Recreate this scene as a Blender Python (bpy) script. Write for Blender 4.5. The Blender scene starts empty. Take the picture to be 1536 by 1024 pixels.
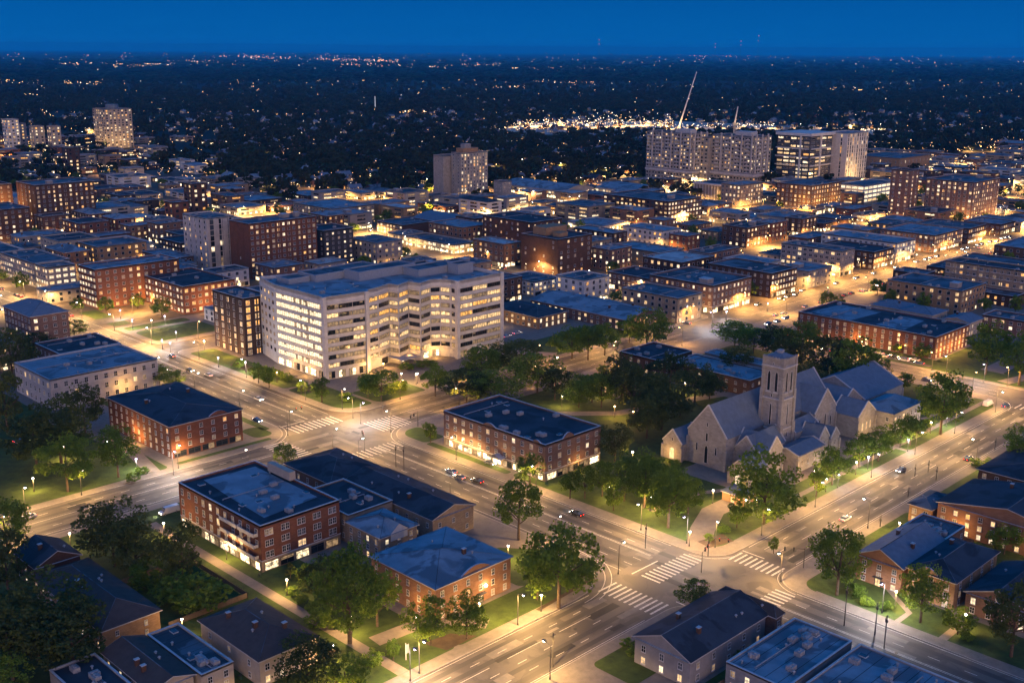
import bpy, math, random
import numpy as np
from mathutils import Vector, Matrix
R = random.Random(11)
sc = bpy.context.scene
COL = sc.collection
rad = math.radians
# ------------------------------------------------------------------ camera
FPX, CAMH = 1672.0, 140.0
PITCH = math.atan(435 / FPX)
ROT = (Matrix.Rotation(rad(-45), 3, 'Z') @ Matrix.Rotation(math.pi / 2 - PITCH, 3, 'X') @ Matrix.Rotation(rad(0.37), 3, 'Z'))
cd = bpy.data.cameras.new('camera'); cam = bpy.data.objects.new('camera', cd); COL.objects.link(cam)
cd.sensor_width = 36; cd.lens = 36 * FPX / 1536; cd.clip_start = 1; cd.clip_end = 90000
cam.matrix_world = Matrix.Translation((0, 0, CAMH)) @ ROT.to_4x4()
sc.camera = cam
# ------------------------------------------------------------------ dusk sky
w = bpy.data.worlds.new('World'); sc.world = w; w.use_nodes = True
nt = w.node_tree; bg = nt.nodes['Background']
sky = nt.nodes.new('ShaderNodeTexSky'); sky.sky_type = 'NISHITA'; sky.sun_disc = False
sky.sun_elevation = rad(-4.0); sky.sun_rotation = rad(225); sky.altitude = 200; sky.ozone_density = 3.0
mx = nt.nodes.new('ShaderNodeMix'); mx.data_type = 'RGBA'; mx.inputs[0].default_value = 0.985
mx.inputs[7].default_value = (0.0012, 0.092, 0.36, 1)
tcw = nt.nodes.new('ShaderNodeTexCoord'); sxw = nt.nodes.new('ShaderNodeSeparateXYZ'); rpw = nt.nodes.new('ShaderNodeValToRGB')
nt.links.new(tcw.outputs['Generated'], sxw.inputs[0]); nt.links.new(sxw.outputs[2], rpw.inputs[0])
rpw.color_ramp.elements[0].position = 0.0; rpw.color_ramp.elements[0].color = (0.0004, 0.15, 0.52, 1)
rpw.color_ramp.elements[1].position = 0.35; rpw.color_ramp.elements[1].color = (0.004, 0.145, 0.50, 1)
e_ = rpw.color_ramp.elements.new(0.012); e_.color = (0.0004, 0.104, 0.37, 1); e_ = rpw.color_ramp.elements.new(0.05); e_.color = (0.0004, 0.074, 0.29, 1)
nt.links.new(rpw.outputs[0], mx.inputs[7])
nt.links.new(sky.outputs[0], mx.inputs[6]); nt.links.new(mx.outputs[2], bg.inputs[0])
bg.inputs[1].default_value = 1.0; w.cycles.sampling_method = 'NONE'
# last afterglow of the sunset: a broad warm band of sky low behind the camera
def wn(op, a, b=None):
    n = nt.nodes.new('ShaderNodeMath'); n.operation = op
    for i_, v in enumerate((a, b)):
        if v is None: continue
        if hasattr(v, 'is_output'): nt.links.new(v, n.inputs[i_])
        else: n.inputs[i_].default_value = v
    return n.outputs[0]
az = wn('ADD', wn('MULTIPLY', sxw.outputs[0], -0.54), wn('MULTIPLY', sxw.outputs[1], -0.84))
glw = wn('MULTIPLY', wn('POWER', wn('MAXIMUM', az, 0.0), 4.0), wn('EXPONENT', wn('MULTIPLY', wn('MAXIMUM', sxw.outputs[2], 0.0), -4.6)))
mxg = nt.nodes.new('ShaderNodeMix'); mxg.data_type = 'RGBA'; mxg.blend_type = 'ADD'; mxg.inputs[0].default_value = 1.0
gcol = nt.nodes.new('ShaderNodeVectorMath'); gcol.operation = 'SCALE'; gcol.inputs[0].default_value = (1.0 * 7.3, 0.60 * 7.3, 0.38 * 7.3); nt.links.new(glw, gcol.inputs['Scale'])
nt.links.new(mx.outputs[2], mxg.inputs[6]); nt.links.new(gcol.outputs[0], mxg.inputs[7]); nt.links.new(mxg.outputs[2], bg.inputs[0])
sc.view_settings.view_transform = 'Standard'; sc.view_settings.look = 'None'
sc.view_settings.exposure = 0.25; sc.view_settings.gamma = 1.0; sc.view_settings.use_curve_mapping = False
cy = sc.cycles
cy.max_bounces = 3; cy.diffuse_bounces = 2; cy.glossy_bounces = 2; cy.transmission_bounces = 2; cy.transparent_max_bounces = 4
cy.volume_bounces = 0; cy.sample_clamp_indirect = 2.0; cy.sample_clamp_direct = 30.0; cy.caustics_reflective = False; cy.caustics_refractive = False
cy.use_denoising = True
# ------------------------------------------------------------------ projection
RT = ROT.transposed()
def G(px, py, z=0.0):
    d = ROT @ Vector(((px - 768) / FPX, -(py - 512) / FPX, -1)); t = (z - CAMH) / d.z
    return Vector((d.x * t, d.y * t, z))
def proj(x, y, z=0.0):
    c = RT @ Vector((x, y, z - CAMH))
    if c.z >= 0: return (-9999, -9999)
    return (768 + FPX * c.x / -c.z, 512 - FPX * c.y / -c.z)
def inpoly(p, poly):
    x, y = p; c = False; n = len(poly)
    for i in range(n):
        x1, y1 = poly[i]; x2, y2 = poly[i - 1]
        if (y1 > y) != (y2 > y) and x < (x2 - x1) * (y - y1) / (y2 - y1) + x1: c = not c
    return c
# ------------------------------------------------------------------ materials
MATS = {}
def newmat(name):
    m = bpy.data.materials.new(name); m.use_nodes = True
    return m, m.node_tree.nodes, m.node_tree.links, m.node_tree.nodes['Principled BSDF']
def surf(key, col, col2=None, scale=0.3, rough=0.85, detail=4, brick=None, rnd=0.0, bump=0.0, spec=0.3, stain=None):
    """mottled matt surface; col2 = second tone, brick=(bw,bh) in metres, stain = dark patch colour"""
    if key in MATS: return MATS[key]
    m, N, L, b = newmat(key)
    tc = N.new('ShaderNodeTexCoord')
    n1 = N.new('ShaderNodeTexNoise'); n1.inputs['Scale'].default_value = scale; n1.inputs['Detail'].default_value = detail; n1.inputs['Roughness'].default_value = 0.65
    geo = N.new('ShaderNodeNewGeometry')
    L.new(geo.outputs['Position'], n1.inputs['Vector'])
    c2 = col2 or tuple(c * 0.7 for c in col)
    rp = N.new('ShaderNodeValToRGB'); rp.color_ramp.elements[0].position = 0.3; rp.color_ramp.elements[1].position = 0.7
    rp.color_ramp.elements[0].color = (*c2, 1); rp.color_ramp.elements[1].color = (*col, 1)
    L.new(n1.outputs['Fac'], rp.inputs[0]); out = rp.outputs[0]
    if brick:
        bt = N.new('ShaderNodeTexBrick'); bt.inputs['Scale'].default_value = 1
        bt.inputs['Brick Width'].default_value = brick[0]; bt.inputs['Row Height'].default_value = brick[1]; bt.inputs['Mortar Size'].default_value = 0.03
        mp = N.new('ShaderNodeMapping'); mp.inputs['Rotation'].default_value = (rad(90), 0, 0)
        cx = N.new('ShaderNodeCombineXYZ'); sx = N.new('ShaderNodeSeparateXYZ'); L.new(geo.outputs['Position'], sx.inputs[0])
        ad = N.new('ShaderNodeMath'); ad.operation = 'ADD'; L.new(sx.outputs[0], ad.inputs[0]); L.new(sx.outputs[1], ad.inputs[1])
        L.new(ad.outputs[0], cx.inputs[0]); L.new(sx.outputs[2], cx.inputs[1]); L.new(cx.outputs[0], bt.inputs['Vector'])
        bt.inputs['Color1'].default_value = (1, 1, 1, 1); bt.inputs['Color2'].default_value = (0.72, 0.7, 0.68, 1); bt.inputs['Mortar'].default_value = (0.85, 0.85, 0.85, 1)
        mm = N.new('ShaderNodeMix'); mm.data_type = 'RGBA'; mm.blend_type = 'MULTIPLY'; mm.inputs[0].default_value = 0.8
        L.new(out, mm.inputs[6]); L.new(bt.outputs[0], mm.inputs[7]); out = mm.outputs[2]
    if stain:
        n2 = N.new('ShaderNodeTexNoise'); n2.inputs['Scale'].default_value = 0.11; n2.inputs['Detail'].default_value = 7; n2.inputs['Distortion'].default_value = 0.8
        L.new(geo.outputs['Position'], n2.inputs['Vector'])
        r2 = N.new('ShaderNodeValToRGB'); r2.color_ramp.elements[0].position = 0.50; r2.color_ramp.elements[1].position = 0.56
        L.new(n2.outputs['Fac'], r2.inputs[0])
        m2 = N.new('ShaderNodeMix'); m2.data_type = 'RGBA'; m2.inputs[7].default_value = (*stain, 1)
        L.new(r2.outputs[0], m2.inputs[0]); L.new(out, m2.inputs[6]); out = m2.outputs[2]
    if rnd:
        oi = N.new('ShaderNodeObjectInfo'); hs = N.new('ShaderNodeHueSaturation')
        mr = N.new('ShaderNodeMapRange'); mr.inputs[3].default_value = 1 - rnd; mr.inputs[4].default_value = 1 + rnd
        L.new(oi.outputs['Random'], mr.inputs[0]); L.new(mr.outputs[0], hs.inputs['Value']); L.new(out, hs.inputs['Color']); out = hs.outputs[0]
    if bump:
        bp = N.new('ShaderNodeBump'); bp.inputs['Strength'].default_value = bump; bp.inputs['Distance'].default_value = 0.3
        L.new(n1.outputs['Fac'], bp.inputs['Height']); L.new(bp.outputs[0], b.inputs['Normal'])
    L.new(out, b.inputs['Base Color']); b.inputs['Roughness'].default_value = rough
    b.inputs['Specular IOR Level'].default_value = spec
    MATS[key] = m; return m
def glow(key, col, strength, vary=0.5):
    if key in MATS: return MATS[key]
    m, N, L, b = newmat(key)
    b.inputs['Base Color'].default_value = (0.05, 0.05, 0.05, 1); b.inputs['Emission Color'].default_value = (*col, 1)
    oi = N.new('ShaderNodeObjectInfo'); geo = N.new('ShaderNodeNewGeometry')
    n1 = N.new('ShaderNodeTexNoise'); n1.inputs['Scale'].default_value = 0.9; n1.inputs['Detail'].default_value = 3
    L.new(geo.outputs['Position'], n1.inputs['Vector'])
    mr = N.new('ShaderNodeMapRange'); mr.inputs[1].default_value = 0.35; mr.inputs[2].default_value = 0.65
    mr.inputs[3].default_value = strength * (1 - vary); mr.inputs[4].default_value = strength * (1 + vary)
    L.new(n1.outputs['Fac'], mr.inputs[0])
    m2 = N.new('ShaderNodeMath'); m2.operation = 'MULTIPLY_ADD'; m2.inputs[1].default_value = vary * 1.2; m2.inputs[2].default_value = 1 - vary * 0.6
    L.new(oi.outputs['Random'], m2.inputs[0])
    m3 = N.new('ShaderNodeMath'); m3.operation = 'MULTIPLY'; L.new(mr.outputs[0], m3.inputs[0]); L.new(m2.outputs[0], m3.inputs[1])
    L.new(m3.outputs[0], b.inputs['Emission Strength'])
    m.cycles.emission_sampling = 'NONE'; MATS[key] = m; return m
def plain(key, col, rough=0.6, metal=0.0, coat=0.0):
    if key in MATS: return MATS[key]
    m, N, L, b = newmat(key); b.inputs['Base Color'].default_value = (*col, 1); b.inputs['Roughness'].default_value = rough
    b.inputs['Metallic'].default_value = metal; b.inputs['Coat Weight'].default_value = coat
    MATS[key] = m; return m
ASPH = surf('asphalt', (0.118, 0.104, 0.09), (0.078, 0.070, 0.062), 0.09, 0.75, 11, spec=0.4, stain=(0.068, 0.061, 0.055))
MID = surf('city_paving', (0.13, 0.10, 0.075), (0.05, 0.042, 0.035), 0.06, 0.85, 8)
PAVE = surf('pavement', (0.20, 0.178, 0.15), (0.14, 0.122, 0.105), 0.5, 0.85, 6)
KERB = surf('kerb', (0.34, 0.31, 0.27), (0.24, 0.22, 0.2), 1.5, 0.85)
PATH = surf('path', (0.24, 0.2, 0.155), (0.16, 0.135, 0.11), 0.4, 0.85, 6)
SOIL = surf('soil', (0.09, 0.06, 0.035), (0.05, 0.035, 0.02), 0.4, 0.95, 6)
GRASS = surf('grass_mat', (0.062, 0.098, 0.016), (0.024, 0.042, 0.009), 0.3, 0.95, 8, bump=0.4)
GROUND = surf('far_ground', (0.012, 0.019, 0.009), (0.006, 0.010, 0.006), 0.012, 0.95, 10)
PAINT = surf('road_paint', (0.80, 0.78, 0.70), (0.30, 0.28, 0.25), 2.2, 0.7, 6)
BARK = surf('bark', (0.11, 0.08, 0.055), (0.05, 0.038, 0.028), 2, 0.95)
TRIM = surf('pale_trim', (0.5, 0.5, 0.5), (0.34, 0.34, 0.35), 0.7, 0.7)
WHITEF = plain('window_frame_white', (0.5, 0.5, 0.5), 0.6)
DARKF = plain('window_frame_dark', (0.03, 0.03, 0.035), 0.5)
METAL = surf('galvanised', (0.32, 0.33, 0.35), (0.2, 0.2, 0.21), 2, 0.5, spec=0.5)
POLE = plain('pole_metal', (0.10, 0.095, 0.09), 0.5, 0.6)
GLASS = plain('glass_dark', (0.012, 0.016, 0.022), 0.12)
GLASSB = plain('glass_blue', (0.05, 0.065, 0.085), 0.2)
LWARM = glow('lit_warm', (1.0, 0.62, 0.27), 0.95, 0.5)
LAMB = glow('lit_amber', (1.0, 0.46, 0.10), 1.0, 0.6)
LWHT = glow('lit_white', (1.0, 0.77, 0.47), 1.2, 0.45)
LDIM = glow('lit_dim', (1.0, 0.62, 0.3), 0.22, 0.7)
LSHOP = glow('lit_shop', (1.0, 0.76, 0.44), 2.0, 0.8)
HEADW = glow('lamp_glow_white', (1.0, 0.88, 0.72), 26, 0.1)
HEADO = glow('lamp_glow_orange', (1.0, 0.62, 0.25), 18, 0.1)
HEADV = glow('lamp_glow_violet', (0.82, 0.62, 1.0), 18, 0.1)
ROOFS = {
 'blue': surf('roof_pale_membrane', (0.24, 0.30, 0.35), (0.13, 0.17, 0.20), 0.12, 0.7, 9, stain=(0.10, 0.125, 0.15)),
 'mid': surf('roof_grey_membrane', (0.125, 0.155, 0.185), (0.07, 0.085, 0.10), 0.1, 0.75, 9, stain=(0.042, 0.05, 0.06)),
 'dark': surf('roof_tar', (0.045, 0.056, 0.07), (0.026, 0.032, 0.042), 0.15, 0.8, 7, stain=(0.02, 0.025, 0.032)),
 'shingle': surf('roof_shingle', (0.06, 0.052, 0.048), (0.04, 0.035, 0.032), 0.6, 0.95, 8),
 'slate': surf('roof_slate', (0.14, 0.18, 0.23), (0.10, 0.125, 0.16), 0.5, 0.7, 8),
 'brown': surf('roof_brown_shingle', (0.085, 0.064, 0.055), (0.055, 0.042, 0.038), 0.5, 0.95, 8),
 'white': surf('roof_white', (0.5, 0.49, 0.48), (0.36, 0.35, 0.34), 0.2, 0.8, 6, stain=(0.28, 0.28, 0.28)),
}
WCOL = dict(red=(0.19, 0.08, 0.048), brown=(0.11, 0.062, 0.044), dark=(0.07, 0.045, 0.038), orange=(0.26, 0.145, 0.09),
            beige=(0.33, 0.26, 0.19), cream=(0.42, 0.36, 0.29), grey=(0.27, 0.26, 0.26), white=(0.60, 0.585, 0.56), stone=(0.35, 0.335, 0.315),
            pale=(0.46, 0.44, 0.43), char=(0.06, 0.06, 0.065), tan=(0.36, 0.23, 0.13), mauve=(0.19, 0.12, 0.10))
def wall(c):
    col = WCOL[c]; br = (0.9, 0.32) if c in ('red', 'brown', 'dark', 'orange', 'mauve', 'beige', 'tan') else ((1.1, 0.6) if c == 'stone' else None)
    return surf('wall_' + c, col, tuple(v * 0.72 for v in col), 0.35, 0.9, 7, brick=br, bump=0.15)
# ------------------------------------------------------------------ mesh builder
class MB:
    def __init__(s): s.v = []; s.f = []; s.m = []
    def quad(s, a, b, c, d, mi=0):
        n = len(s.v); s.v += [tuple(a), tuple(b), tuple(c), tuple(d)]; s.f.append((n, n + 1, n + 2, n + 3)); s.m.append(mi)
    def tri(s, a, b, c, mi=0):
        n = len(s.v); s.v += [tuple(a), tuple(b), tuple(c)]; s.f.append((n, n + 1, n + 2)); s.m.append(mi)
    def poly(s, pts, mi=0):
        n = len(s.v); s.v += [tuple(p) for p in pts]; s.f.append(tuple(range(n, n + len(pts)))); s.m.append(mi)
    def box(s, x0, y0, z0, x1, y1, z1, mi=0):
        n = len(s.v)
        s.v += [(x0, y0, z0), (x1, y0, z0), (x1, y1, z0), (x0, y1, z0), (x0, y0, z1), (x1, y0, z1), (x1, y1, z1), (x0, y1, z1)]
        for f in ((0, 3, 2, 1), (4, 5, 6, 7), (0, 1, 5, 4), (1, 2, 6, 5), (2, 3, 7, 6), (3, 0, 4, 7)):
            s.f.append(tuple(n + i for i in f)); s.m.append(mi)
    def prism(s, pts, z0, z1, mi=0, top=True, mt=None, bottom=False):
        k = len(pts); n = len(s.v)
        s.v += [(p[0], p[1], z0) for p in pts] + [(p[0], p[1], z1) for p in pts]
        for i in range(k):
            j = (i + 1) % k; s.f.append((n + i, n + j, n + k + j, n + k + i)); s.m.append(mi)
        if top: s.f.append(tuple(n + k + i for i in range(k))); s.m.append(mi if mt is None else mt)
        if bottom: s.f.append(tuple(n + i for i in reversed(range(k)))); s.m.append(mi)
    def ring(s, outer, inner, z0, z1, mi=0):
        k = len(outer)
        for i in range(k):
            j = (i + 1) % k; a, b, c, d = outer[i], outer[j], inner[j], inner[i]
            s.quad((*a, z0), (*b, z0), (*b, z1), (*a, z1), mi); s.quad((*a, z1), (*b, z1), (*c, z1), (*d, z1), mi)
            s.quad((*c, z0), (*d, z0), (*d, z1), (*c, z1), mi)
            s.quad((*b, z0), (*a, z0), (*d, z0), (*c, z0), mi)
    def tube(s, p0, p1, r0, r1, n=6, mi=0, cap=True):
        p0 = Vector(p0); p1 = Vector(p1); d = (p1 - p0).normalized()
        a = d.orthogonal().normalized(); b = d.cross(a); k = len(s.v)
        for p, r in ((p0, r0), (p1, r1)):
            for i in range(n):
                t = 2 * math.pi * i / n; s.v.append(tuple(p + a * (r * math.cos(t)) + b * (r * math.sin(t))))
        for i in range(n):
            j = (i + 1) % n; s.f.append((k + i, k + j, k + n + j, k + n + i)); s.m.append(mi)
        if cap: s.f.append(tuple(k + n + i for i in range(n))); s.m.append(mi)
    def ball(s, c, r, mi=0, nu=8, nv=5, sz=1.0):
        k = len(s.v)
        for j in range(nv + 1):
            ph = math.pi * j / nv - math.pi / 2
            for i in range(nu):
                t = 2 * math.pi * i / nu
                s.v.append((c[0] + r * math.cos(ph) * math.cos(t), c[1] + r * math.cos(ph) * math.sin(t), c[2] + r * sz * math.sin(ph)))
        for j in range(nv):
            for i in range(nu):
                a = k + j * nu + i; b = k + j * nu + (i + 1) % nu; s.f.append((a, b, b + nu, a + nu)); s.m.append(mi)
    def mesh(s, name, mats, smooth=False):
        me = bpy.data.meshes.new(name); me.from_pydata(s.v, [], s.f)
        for m in mats: me.materials.append(m)
        if len(mats) > 1: me.polygons.foreach_set('material_index', s.m)
        if smooth: me.polygons.foreach_set('use_smooth', [True] * len(s.f))
        return me
def ob(name, data, parent=None, loc=(0, 0, 0), rz=0.0):
    o = bpy.data.objects.new(name, data); COL.objects.link(o); o.location = loc
    if rz: o.rotation_euler = (0, 0, rz)
    if parent: o.parent = parent
    return o
def mk(name, mb, mats, parent=None, loc=(0, 0, 0), smooth=False):
    return ob(name, mb.mesh(name, mats, smooth), parent, loc)
AUTO = []       # things whose label is finished by describing where they stand
LAND = []       # landmarks
def tag(o, label, cat, group=None, kind=None, auto=False, land=None):
    if label: o['label'] = label
    if cat: o['category'] = cat
    if group: o['group'] = group
    if kind: o['kind'] = kind
    if auto: AUTO.append(o)
    if land: LAND.append((o.location.copy(), land))
    return o
def structure(name, mb, mats):
    o = mk(name, mb, mats); o['kind'] = 'structure'; return o
def inset(poly, d):
    n = len(poly); out = []
    for i in range(n):
        p0, p1, p2 = Vector(poly[i - 1]), Vector(poly[i]), Vector(poly[(i + 1) % n])
        a = (p1 - p0).normalized(); b = (p2 - p1).normalized()
        na = Vector((-a.y, a.x)); nb = Vector((-b.y, b.x)); m = (na + nb); k = m.length_squared
        out.append(tuple(p1 + m * (2 * d / k)) if k > 0.2 else tuple(p1 + na * d))
    return out
OCC = []
def occ(x0, y0, x1, y1, pad=0): OCC.append((x0 - pad, y0 - pad, x1 + pad, y1 + pad))
def free(x0, y0, x1, y1):
    return all(x1 <= a or x0 >= c or y1 <= b or y0 >= d for a, b, c, d in OCC)
# ------------------------------------------------------------------ windows
WM = {}
WV = random.Random(8)
def win_mesh(w, h, frame, pane, style):
    var = WV.randrange(5) if style in ('shop', 'band') else 0
    key = (round(w, 1), round(h, 1), frame.name, pane.name, style, var)
    if key in WM: return WM[key]
    m = MB(); t = 0.09 if w < 2 else 0.12; x = w / 2
    if style == 'lancet':
        n = 6; pts = [(-x, 0), (x, 0), (x, h * 0.75)] + [(x * math.cos(math.pi / 2 * i / n), h * 0.75 + h * 0.25 * math.sin(math.pi / 2 * i / n)) for i in range(1, n)] + [(0, h)] + [(-x * math.sin(math.pi / 2 * i / n), h * 0.75 + h * 0.25 * math.cos(math.pi / 2 * i / n)) for i in range(1, n)] + [(-x, h * 0.75)]
        m.poly([(p[0], -0.05, p[1]) for p in pts], 1)
        for i in range(len(pts)):
            a, b = pts[i], pts[(i + 1) % len(pts)]
            m.tube((a[0], -0.05, a[1]), (b[0], -0.05, b[1]), 0.1, 0.1, 4, 0, False)
    else:
        if style in ('shop', 'band'):
            k = max(2, int(w / (1.6 if style == 'shop' else 1.5))); vr = random.Random(var * 13 + int(w * 10)); dimp = .35 if style == 'shop' else .05
            for i in range(k):
                u0, u1 = -x + w * i / k, -x + w * (i + 1) / k; hh = h * (1 if vr.random() < (.7 if style == 'shop' else .9) else .62)
                m.quad((u0, -0.04, 0), (u1, -0.04, 0), (u1, -0.04, hh), (u0, -0.04, hh), 1 if vr.random() > dimp else 2)
                if hh < h: m.quad((u0, -0.04, hh), (u1, -0.04, hh), (u1, -0.04, h), (u0, -0.04, h), 2)
        else: m.quad((-x, -0.04, 0), (x, -0.04, 0), (x, -0.04, h), (-x, -0.04, h), 1)
        m.box(-x - t, -0.1, -t, x + t, 0.02, 0, 0); m.box(-x - t, -0.1, h, x + t, 0.02, h + t, 0)
        m.box(-x - t, -0.1, 0, -x, 0.02, h, 0); m.box(x, -0.1, 0, x + t, 0.02, h, 0)
        if style == 'sash':
            m.box(-x, -0.08, h * 0.48, x, -0.045, h * 0.48 + 0.08, 0); m.box(-0.04, -0.075, 0, 0.04, -0.045, h, 0)
            m.box(-x - 0.15, -0.2, -t - 0.08, x + 0.15, 0.02, -t, 0)
        elif style == 'band':
            k = max(2, int(w / 1.5))
            for i in range(1, k):
                u = -x + w * i / k; m.box(u - 0.06, -0.09, 0, u + 0.06, -0.045, h, 0)
        elif style == 'shop':
            k = max(2, int(w / 1.6))
            for i in range(1, k):
                u = -x + w * i / k; m.box(u - 0.05, -0.09, 0, u + 0.05, -0.045, h, 0)
            m.box(-x, -0.09, h * 0.74, x, -0.045, h * 0.74 + 0.09, 0)
    me = m.mesh('window', [frame, pane, LDIM] if style in ('shop', 'band') else [frame, pane]); WM[key] = me; return me
DOORM = {}
def door_mesh(lit):
    if lit in DOORM: return DOORM[lit]
    m = MB(); m.box(-0.9, -0.12, 0, 0.9, 0.02, 2.5, 0); m.quad((-0.7, -0.13, 0.2), (-0.05, -0.13, 0.2), (-0.05, -0.13, 2.2), (-0.7, -0.13, 2.2), 1)
    m.quad((0.05, -0.13, 0.2), (0.7, -0.13, 0.2), (0.7, -0.13, 2.2), (0.05, -0.13, 2.2), 1); m.box(-1.3, -1.1, 2.7, 1.3, 0.02, 2.85, 0)
    me = m.mesh('door', [DARKF, LWARM if lit else GLASS]); DOORM[lit] = me; return me
def pick_pane(lit, rr, tone='warm'):
    if rr.random() < lit:
        q = rr.random()
        if tone == 'white': return LWHT if q < 0.7 else LWARM
        if tone == 'amber': return LAMB if q < 0.6 else LWARM
        return LWARM if q < 0.5 else (LWHT if q < 0.72 else (LAMB if q < 0.86 else LDIM))
    return GLASS if rr.random() < 0.6 else (GLASSB if rr.random() < 0.6 else LDIM)
def merge_meshes(name, items, mats):
    """items: (mesh, loc, rz) -> one mesh"""
    vs = []; fs = []; ms = []; idx = {m.name: i for i, m in enumerate(mats)}
    for me, loc, rz in items:
        k = len(vs); c, s = math.cos(rz), math.sin(rz)
        for v in me.vertices: vs.append((v.co.x * c - v.co.y * s + loc[0], v.co.x * s + v.co.y * c + loc[1], v.co.z + loc[2]))
        for p in me.polygons:
            fs.append(tuple(k + i for i in p.vertices)); ms.append(idx[me.materials[p.material_index].name])
    out = bpy.data.meshes.new(name); out.from_pydata(vs, [], fs)
    for m in mats: out.materials.append(m)
    out.polygons.foreach_set('material_index', ms); return out
def place_windows(root, items):
    """items (mesh, loc, rz): the first 100 as parts of their own, the rest one part"""
    if len(items) > 100:
        random.Random(5).shuffle(items)
    for me, loc, rz in items[:100]: ob('window', me, root, loc, rz)
    rest = items[100:]
    if rest:
        ml = []
        for me, _, _ in rest:
            for m in me.materials:
                if m not in ml: ml.append(m)
        o = ob('window', merge_meshes('window', rest, ml), root); o['kind'] = 'stuff'
def facade(items, root, a, b, h, fl, sp=3.6, ww=1.3, wh=1.7, lit=0.25, style='sash', frame=WHITEF, ground='same', fh=None, zb=0.15, rr=R, tone='warm', glit=0.85, skip=0.0, top=0.9, ends=1.2, lp=None):
    """windows on the wall from a to b (outside on the right-hand side)"""
    a = Vector(a); b = Vector(b); d = b - a; Ln = d.length; d.normalize(); rz = math.atan2(d.y, d.x); nrm = Vector((d.y, -d.x))
    fh = fh or (h - top) / fl; n = max(1, int((Ln - ends) / sp)); g0 = 0
    for f in range(fl):
        z = zb + f * fh
        if f == 0 and ground == 'shop':
            k = max(1, int((Ln - 1) / 5)); wd = (Ln - 1) / k - 0.9
            for i in range(k):
                p = a + d * (0.5 + (i + 0.5) * (Ln - 1) / k) + nrm * 0.03
                items.append((win_mesh(wd, fh * 0.68, DARKF, LSHOP if rr.random() < glit else GLASS, 'shop'), (p.x, p.y, z + 0.35), rz))
            continue
        if f == 0 and ground == 'none': continue
        for i in range(n):
            if rr.random() < skip: continue
            u = (i + 0.5) * Ln / n
            if style == 'pair': us = (u - ww * 0.62, u + ww * 0.62)
            else: us = (u,)
            l = lit if lp is None else lp(f, i)
            if f == 0 and ground == 'lit': l = glit
            pane = pick_pane(l, rr, tone)
            if f == 0 and ground == 'door' and i == n // 2:
                p = a + d * u + nrm * 0.03; ob('door', door_mesh(True), root, (p.x, p.y, 0.1), rz); continue
            for uu in us:
                p = a + d * uu + nrm * 0.03
                items.append((win_mesh(ww, wh, frame, pane, 'sash' if style == 'pair' else style), (p.x, p.y, z + (fh - wh) * 0.5), rz))
def unit_mesh():
    m = MB(); m.box(-1.1, -0.8, 0, 1.1, 0.8, 1.1, 0); m.tube((-0.4, 0, 1.1), (-0.4, 0, 1.3), 0.4, 0.4, 10, 0); m.tube((0.5, 0, 1.1), (0.5, 0, 1.3), 0.4, 0.4, 10, 0)
    m.box(-1.3, -0.15, 0, -1.1, 0.15, 0.5, 0); return m.mesh('air_conditioner', [METAL])
def vent_mesh():
    m = MB(); m.tube((0, 0, 0), (0, 0, 0.7), 0.22, 0.22, 8); m.tube((0, 0, 0.7), (0, 0, 0.95), 0.42, 0.2, 8); return m.mesh('roof_vent', [METAL])
def chim_mesh():
    m = MB(); m.box(-0.5, -0.4, -1.5, 0.5, 0.4, 1.6, 0); m.box(-0.6, -0.5, 1.6, 0.6, 0.5, 1.75, 1); return m.mesh('chimney', [wall('brown'), TRIM])
UNIT, VENT, CHIM = unit_mesh(), vent_mesh(), chim_mesh()
def skylight_mesh():
    m = MB(); m.box(-1.0, -0.7, 0, 1.0, 0.7, 0.25, 0); m.box(-0.9, -0.6, 0.25, 0.9, 0.6, 0.32, 1); return m.mesh('skylight', [TRIM, GLASSB])
SKYL = skylight_mesh()
def roof_kit(root, rf, x0, y0, x1, y1, z, n, rr, big=0):
    for _ in range(big):
        a = rr.uniform(x0 + 3, max(x0 + 3.1, x1 - 8)); b = rr.uniform(y0 + 3, max(y0 + 3.1, y1 - 8)); wv = rr.uniform(3, 6); dv = rr.uniform(3, 6); hv = rr.uniform(2, 3.2)
        m = MB(); m.box(a, b, z, a + wv, b + dv, z + hv, 0); m.box(a - 0.15, b - 0.15, z + hv, a + wv + 0.15, b + dv + 0.15, z + hv + 0.18, 1)
        mk('stair_head', m, [wall('grey'), TRIM], rf)
    for i in range(n):
        me = (UNIT, VENT, UNIT, SKYL, VENT)[rr.randrange(5)]
        ob(me.name.split('.')[0], me, rf, (rr.uniform(x0 + 2, x1 - 2), rr.uniform(y0 + 2, y1 - 2), z), rr.choice((0, math.pi / 2)))
    if x1 - x0 > 14 and y1 - y0 > 10 and n > 1:
        m = MB(); yy = rr.uniform(y0 + 4, y1 - 4); m.tube((x0 + 3, yy, z + 0.3), (x1 - 3, yy, z + 0.3), 0.15, 0.15, 6)
        for k in range(4):
            u = x0 + 3 + (x1 - x0 - 6) * k / 3; m.box(u - 0.15, yy - 0.2, z, u + 0.15, yy + 0.2, z + 0.25)
        mk('roof_pipe', m, [METAL], rf)
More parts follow.
